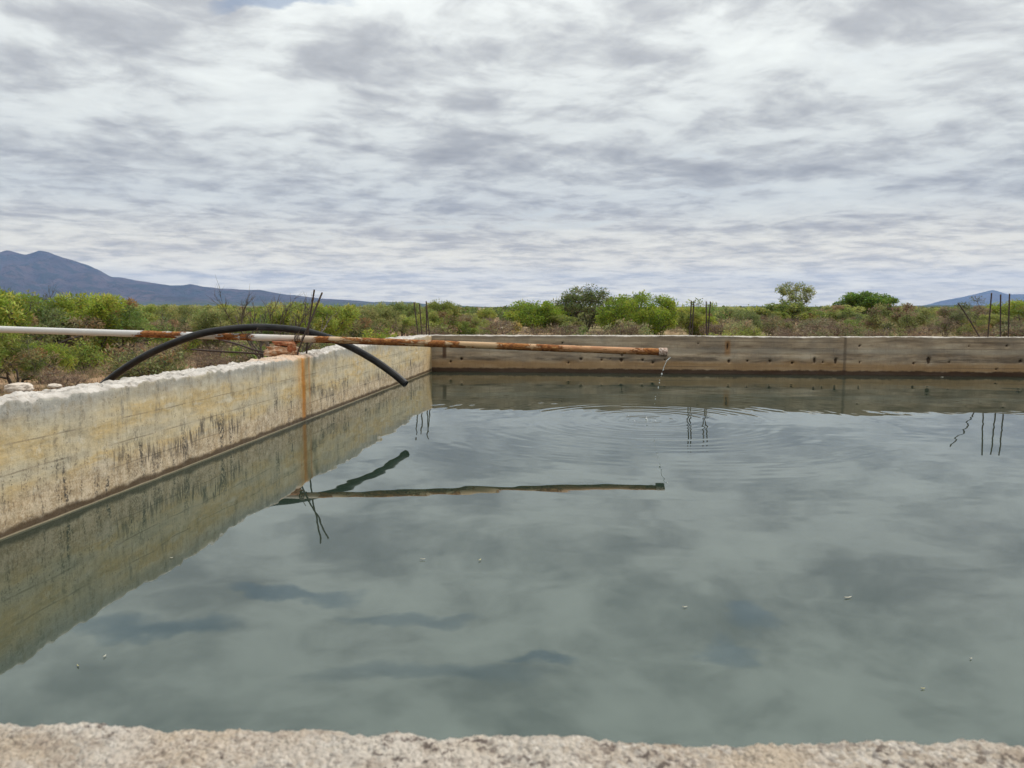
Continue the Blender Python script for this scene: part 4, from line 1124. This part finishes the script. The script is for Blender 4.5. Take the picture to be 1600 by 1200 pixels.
for i in range(30):
    px = rnd.uniform(-160, 660); Y = rnd.uniform(15, 40); x = at(px, 480, Y).x
    if in_tank(x, Y): continue
    put('dry_brush', dryb[rnd.randrange(3)], (x, Y, ground_z(x, Y)), rnd.random() * 6.28, rnd.uniform(.55, 1.0), 'brown dry brush ' + left_zone(px, Y), 'brush', 'dry brush beyond the left wall', bark=m_dry)
# --- scrub beyond the far wall
def sight(px, Y, what):
    z_ = [(700, 'behind the corner bars'), (800, 'left of the yellow flowering plant'), (950, 'in front of the dark olive tree'), (1060, 'around the widest green tree'), (1130, 'behind the paired bars'), (1210, 'between the paired bars and the thin tree'), (1290, 'around the tall thin tree'), (1420, 'around the dark dome tree'), (1500, 'left of the leaning bar'), (1600, 'behind the three right-hand bars'), (9999, 'past the right edge bars')]
    w = next(t_ for lim, t_ in z_ if px < lim)
    return ('near ' if Y < 48 else 'distant ') + what + ' ' + w
NAMED = [(838, 60, 50), (916, 62, 44), (990, 58, 80), (1240, 80, 50), (1353, 82, 48), (1512, 50, 42), (1588, 54, 50)]
def blocked(px, Y): return any(abs(px - a) < w and Y < d + 3 for a, d, w in NAMED)
for i in range(95):
    Y = rnd.uniform(36, 95); px = rnd.uniform(560, 1760); x = at(px, 480, Y).x
    h = rnd.uniform(1.1, 2.0) if rnd.random() < .8 else rnd.uniform(1.9, 2.4)
    if blocked(px, Y):
        if px < 1150 and not (px < 800): continue
        h = min(h, 1.45)
    put('shrub', mesq[rnd.randrange(5)], (x, Y, ground_z(x, Y)), rnd.random() * 6.28, h / 2.3, sight(px, Y, 'green shrub'), 'shrub', 'green shrubs beyond the far wall')
for i in range(100):
    Y = rnd.uniform(32, 75); px = rnd.uniform(600, 1760); x = at(px, 480, Y).x
    if blocked(px, Y) and Y > 42 and px < 1150: continue
    put('low_bush', lowb[rnd.randrange(4)], (x, Y, ground_z(x, Y)), rnd.random() * 6.28, rnd.uniform(.6, 1.25), sight(px, Y, 'low grey green bush'), 'bush', 'low bushes beyond the far wall')
for i in range(110):
    Y = rnd.uniform(30, 72); px = rnd.uniform(600, 1760); x = at(px, 480, Y).x
    if blocked(px, Y) and Y > 38 and (px < 1150 or rnd.random() < .5): continue
    put('dry_brush', dryb[rnd.randrange(3)], (x, Y, ground_z(x, Y)), rnd.random() * 6.28, rnd.uniform(.7, 1.25), sight(px, Y, 'brown leafless brush'), 'brush', 'dry brush beyond the far wall', bark=m_dry)

# --- farther scrub, too many to count: one mass
def far_scrub():
    rng = np.random.RandomState(77)
    Vs, Ts = [], []
    pals = [np.array(GREEN), np.array(OLIVE), np.array(DUSTY), np.array(DRY), np.array(LIME)]
    def add(x, y, H, W, n, lf, pal):
        th = rng.rand(n) * 6.28; u = rng.rand(n) ** .5; z = rng.rand(n)
        prof = np.sqrt(np.clip(1 - (1.7 * z - .7) ** 2, .05, 1))
        P_ = np.stack([x + W / 2 * u * prof * np.cos(th), y + W / 2 * u * prof * np.sin(th), ground_z(x, y) + H * (.08 + .86 * z * (1 - .25 * u * u)) + rng.randn(n) * .06 * H], 1)
        D_ = rng.randn(n, 3); D_ /= np.linalg.norm(D_, axis=1)[:, None]; S_ = np.cross(D_, rng.randn(n, 3)); S_ /= np.linalg.norm(S_, axis=1)[:, None]
        L = lf * (.6 + .8 * rng.rand(n))[:, None]
        Vs.append(np.stack([P_ - D_ * L, P_ + S_ * L * .55, P_ + D_ * L, P_ - S_ * L * .55], 1).reshape(-1, 3))
        base = pal[rng.randint(len(pal))] * (.8 + .4 * rng.rand())
        Ts.append(np.repeat(np.clip(base[None] * (.7 + .6 * rng.rand(n, 1)), .005, .7), 4, 0))
    def kind():
        q = rng.rand(); return pals[0] if q < .36 else pals[1] if q < .55 else pals[2] if q < .75 else pals[3] if q < .9 else pals[4]
    for _ in range(1500):
        Y = 85 + 200 * rng.rand() ** 1.2; X = (rng.rand() * 1.9 - .95) * Y
        H = .8 + 1.5 * rng.rand() ** 1.5; add(X, Y, H, H * (1.2 + .6 * rng.rand()), 120, .13 + Y * .0005, kind())
    for _ in range(3000):
        Y = 270 + 900 * rng.rand() ** 1.4; X = (rng.rand() * 1.9 - .95) * Y
        H = 1.0 + 1.5 * rng.rand() ** 1.5; add(X, Y, H, H * (1.3 + .8 * rng.rand()), 34, .30 + Y * .0004, kind())
    for _ in range(4000):
        Y = 1100 + 4200 * rng.rand() ** 1.3; X = (rng.rand() * 1.9 - .95) * Y
        H = 1.6 + 1.6 * rng.rand(); add(X, Y, H, H * (2 + 3 * rng.rand()), 10, 1.1, kind())
    V = np.concatenate(Vs); me = mesh_np('scrub', V, np.arange(len(V)).reshape(-1, 4)); set_col(me, 'tint', np.concatenate(Ts))
    return me
obj('scrub', far_scrub(), m_fol, kind='stuff', label='far green and brown scrub spreading to the horizon', cat='scrub')

# --- dry grass on the bare ground outside the tank
def dry_grass():
    rng = np.random.RandomState(5); Vs, Ts = [], []
    pal = np.array([(.34, .25, .14), (.27, .19, .10), (.21, .13, .075), (.40, .31, .19), (.16, .17, .06)])
    def tufts(n, fx):
        for _ in range(n):
            x, y = fx()
            if in_tank(x, y, .15): continue
            k = rng.randint(10, 24); h = .12 + .28 * rng.rand() ** 1.5
            b_ = np.array([x, y, ground_z(x, y) - .01]) + np.concatenate([rng.randn(k, 2) * .07, np.zeros((k, 1))], 1)
            d = np.concatenate([rng.randn(k, 2) * .45, np.ones((k, 1))], 1); d /= np.linalg.norm(d, axis=1)[:, None]
            s_ = np.cross(d, rng.randn(k, 3)); s_ /= np.linalg.norm(s_, axis=1)[:, None]; L = h * (.6 + .7 * rng.rand(k))[:, None]
            Vs.append(np.stack([b_ - s_ * .006, b_ + s_ * .006, b_ + d * L], 1).reshape(-1, 3))
            Ts.append(np.repeat(pal[rng.randint(len(pal))][None] * (.7 + .6 * rng.rand(k, 1)), 3, 0))
    tufts(3200, lambda: ((rng.rand() * -1.0 + .0) * 16 - 2.9, 9 + 26 * rng.rand()))
    tufts(3000, lambda: (-8 + 60 * rng.rand(), 28 + 40 * rng.rand()))
    V = np.concatenate(Vs); me = mesh_np('dry_grass', V, np.arange(len(V)).reshape(-1, 3)); set_col(me, 'tint', np.concatenate(Ts)); return me
obj('dry_grass', dry_grass(), m_fol, kind='stuff', label='dry tan grass tufts on the soil around the tank', cat='grass')

# --- small things in the scrub
m_post, t, b = material('weathered_post'); P = objco(t)
t.put(b.inputs['Base Color'], t.ramp(t.noise(P, 12, 4, .6), [(.3, (.16, .13, .105)), (.7, (.33, .28, .23))])); b.inputs['Roughness'].default_value = .95
for i, (px, hp) in enumerate([(757, 500), (763.5, 503), (768.5, 501), (784.5, 503), (788, 504), (793, 504)]):
    Y = 66; x = at(px, 480, Y).x; h = at(px, hp, Y).z - GZ
    V, F = tube([(0, 0, -.2), (.02 * (-1) ** i, 0, h * .5), (.05 * (-1) ** i, .02, h)], [.055, .05, .042], 7, jitter=.25, seed=i)
    o = obj('fence_post', mesh('fence_post', V, F, True), m_post, label='thin grey wooden post in the scrub beyond the far wall', cat='post', group='wooden posts beyond the far wall'); o.location = (x, Y, ground_z(x, Y))
m_stump, t, b = material('charred_wood'); b.inputs['Base Color'].default_value = (.018, .015, .014, 1); b.inputs['Roughness'].default_value = .95
for (px, pt, lab, w) in [(724.5, 500.5, 'thicker black stump in the scrub behind the far wall', .15), (733, 502.5, 'thinner black stump in the scrub behind the far wall', .10)]:
    Y = 58; x = at(px, 480, Y).x; zg = ground_z(x, Y); h = at(px, pt, Y).z - zg
    V, F = tube([(0, 0, -.2), (.03, 0, h * .45), (-.05, 0, h * .75), (.02, 0, h)], [w * .8, w, w * .9, w * .35], 9, jitter=.3, seed=px)
    o = obj('stump', mesh('stump', V, F, True), m_stump, label=lab, cat='stump'); o.location = (x, Y, zg)
m_white = stonemat('white_boulder', [(.3, (.55, .47, .40)), (.5, (.66, .58, .50)), (.7, (.74, .68, .62))], 4)
p = at(780.5, 512.5, 60); rock('boulder', (.40, .35, .36), 2.2, m_white, 'larger white boulder among the posts', 'boulder', (p.x, p.y, p.z), .3, rough=.25, box=.4)
p = at(771.5, 513, 60); rock('boulder', (.20, .2, .26), 5.2, m_white, 'smaller white boulder among the posts', 'boulder', (p.x, p.y, p.z), .8, rough=.25, box=.4)
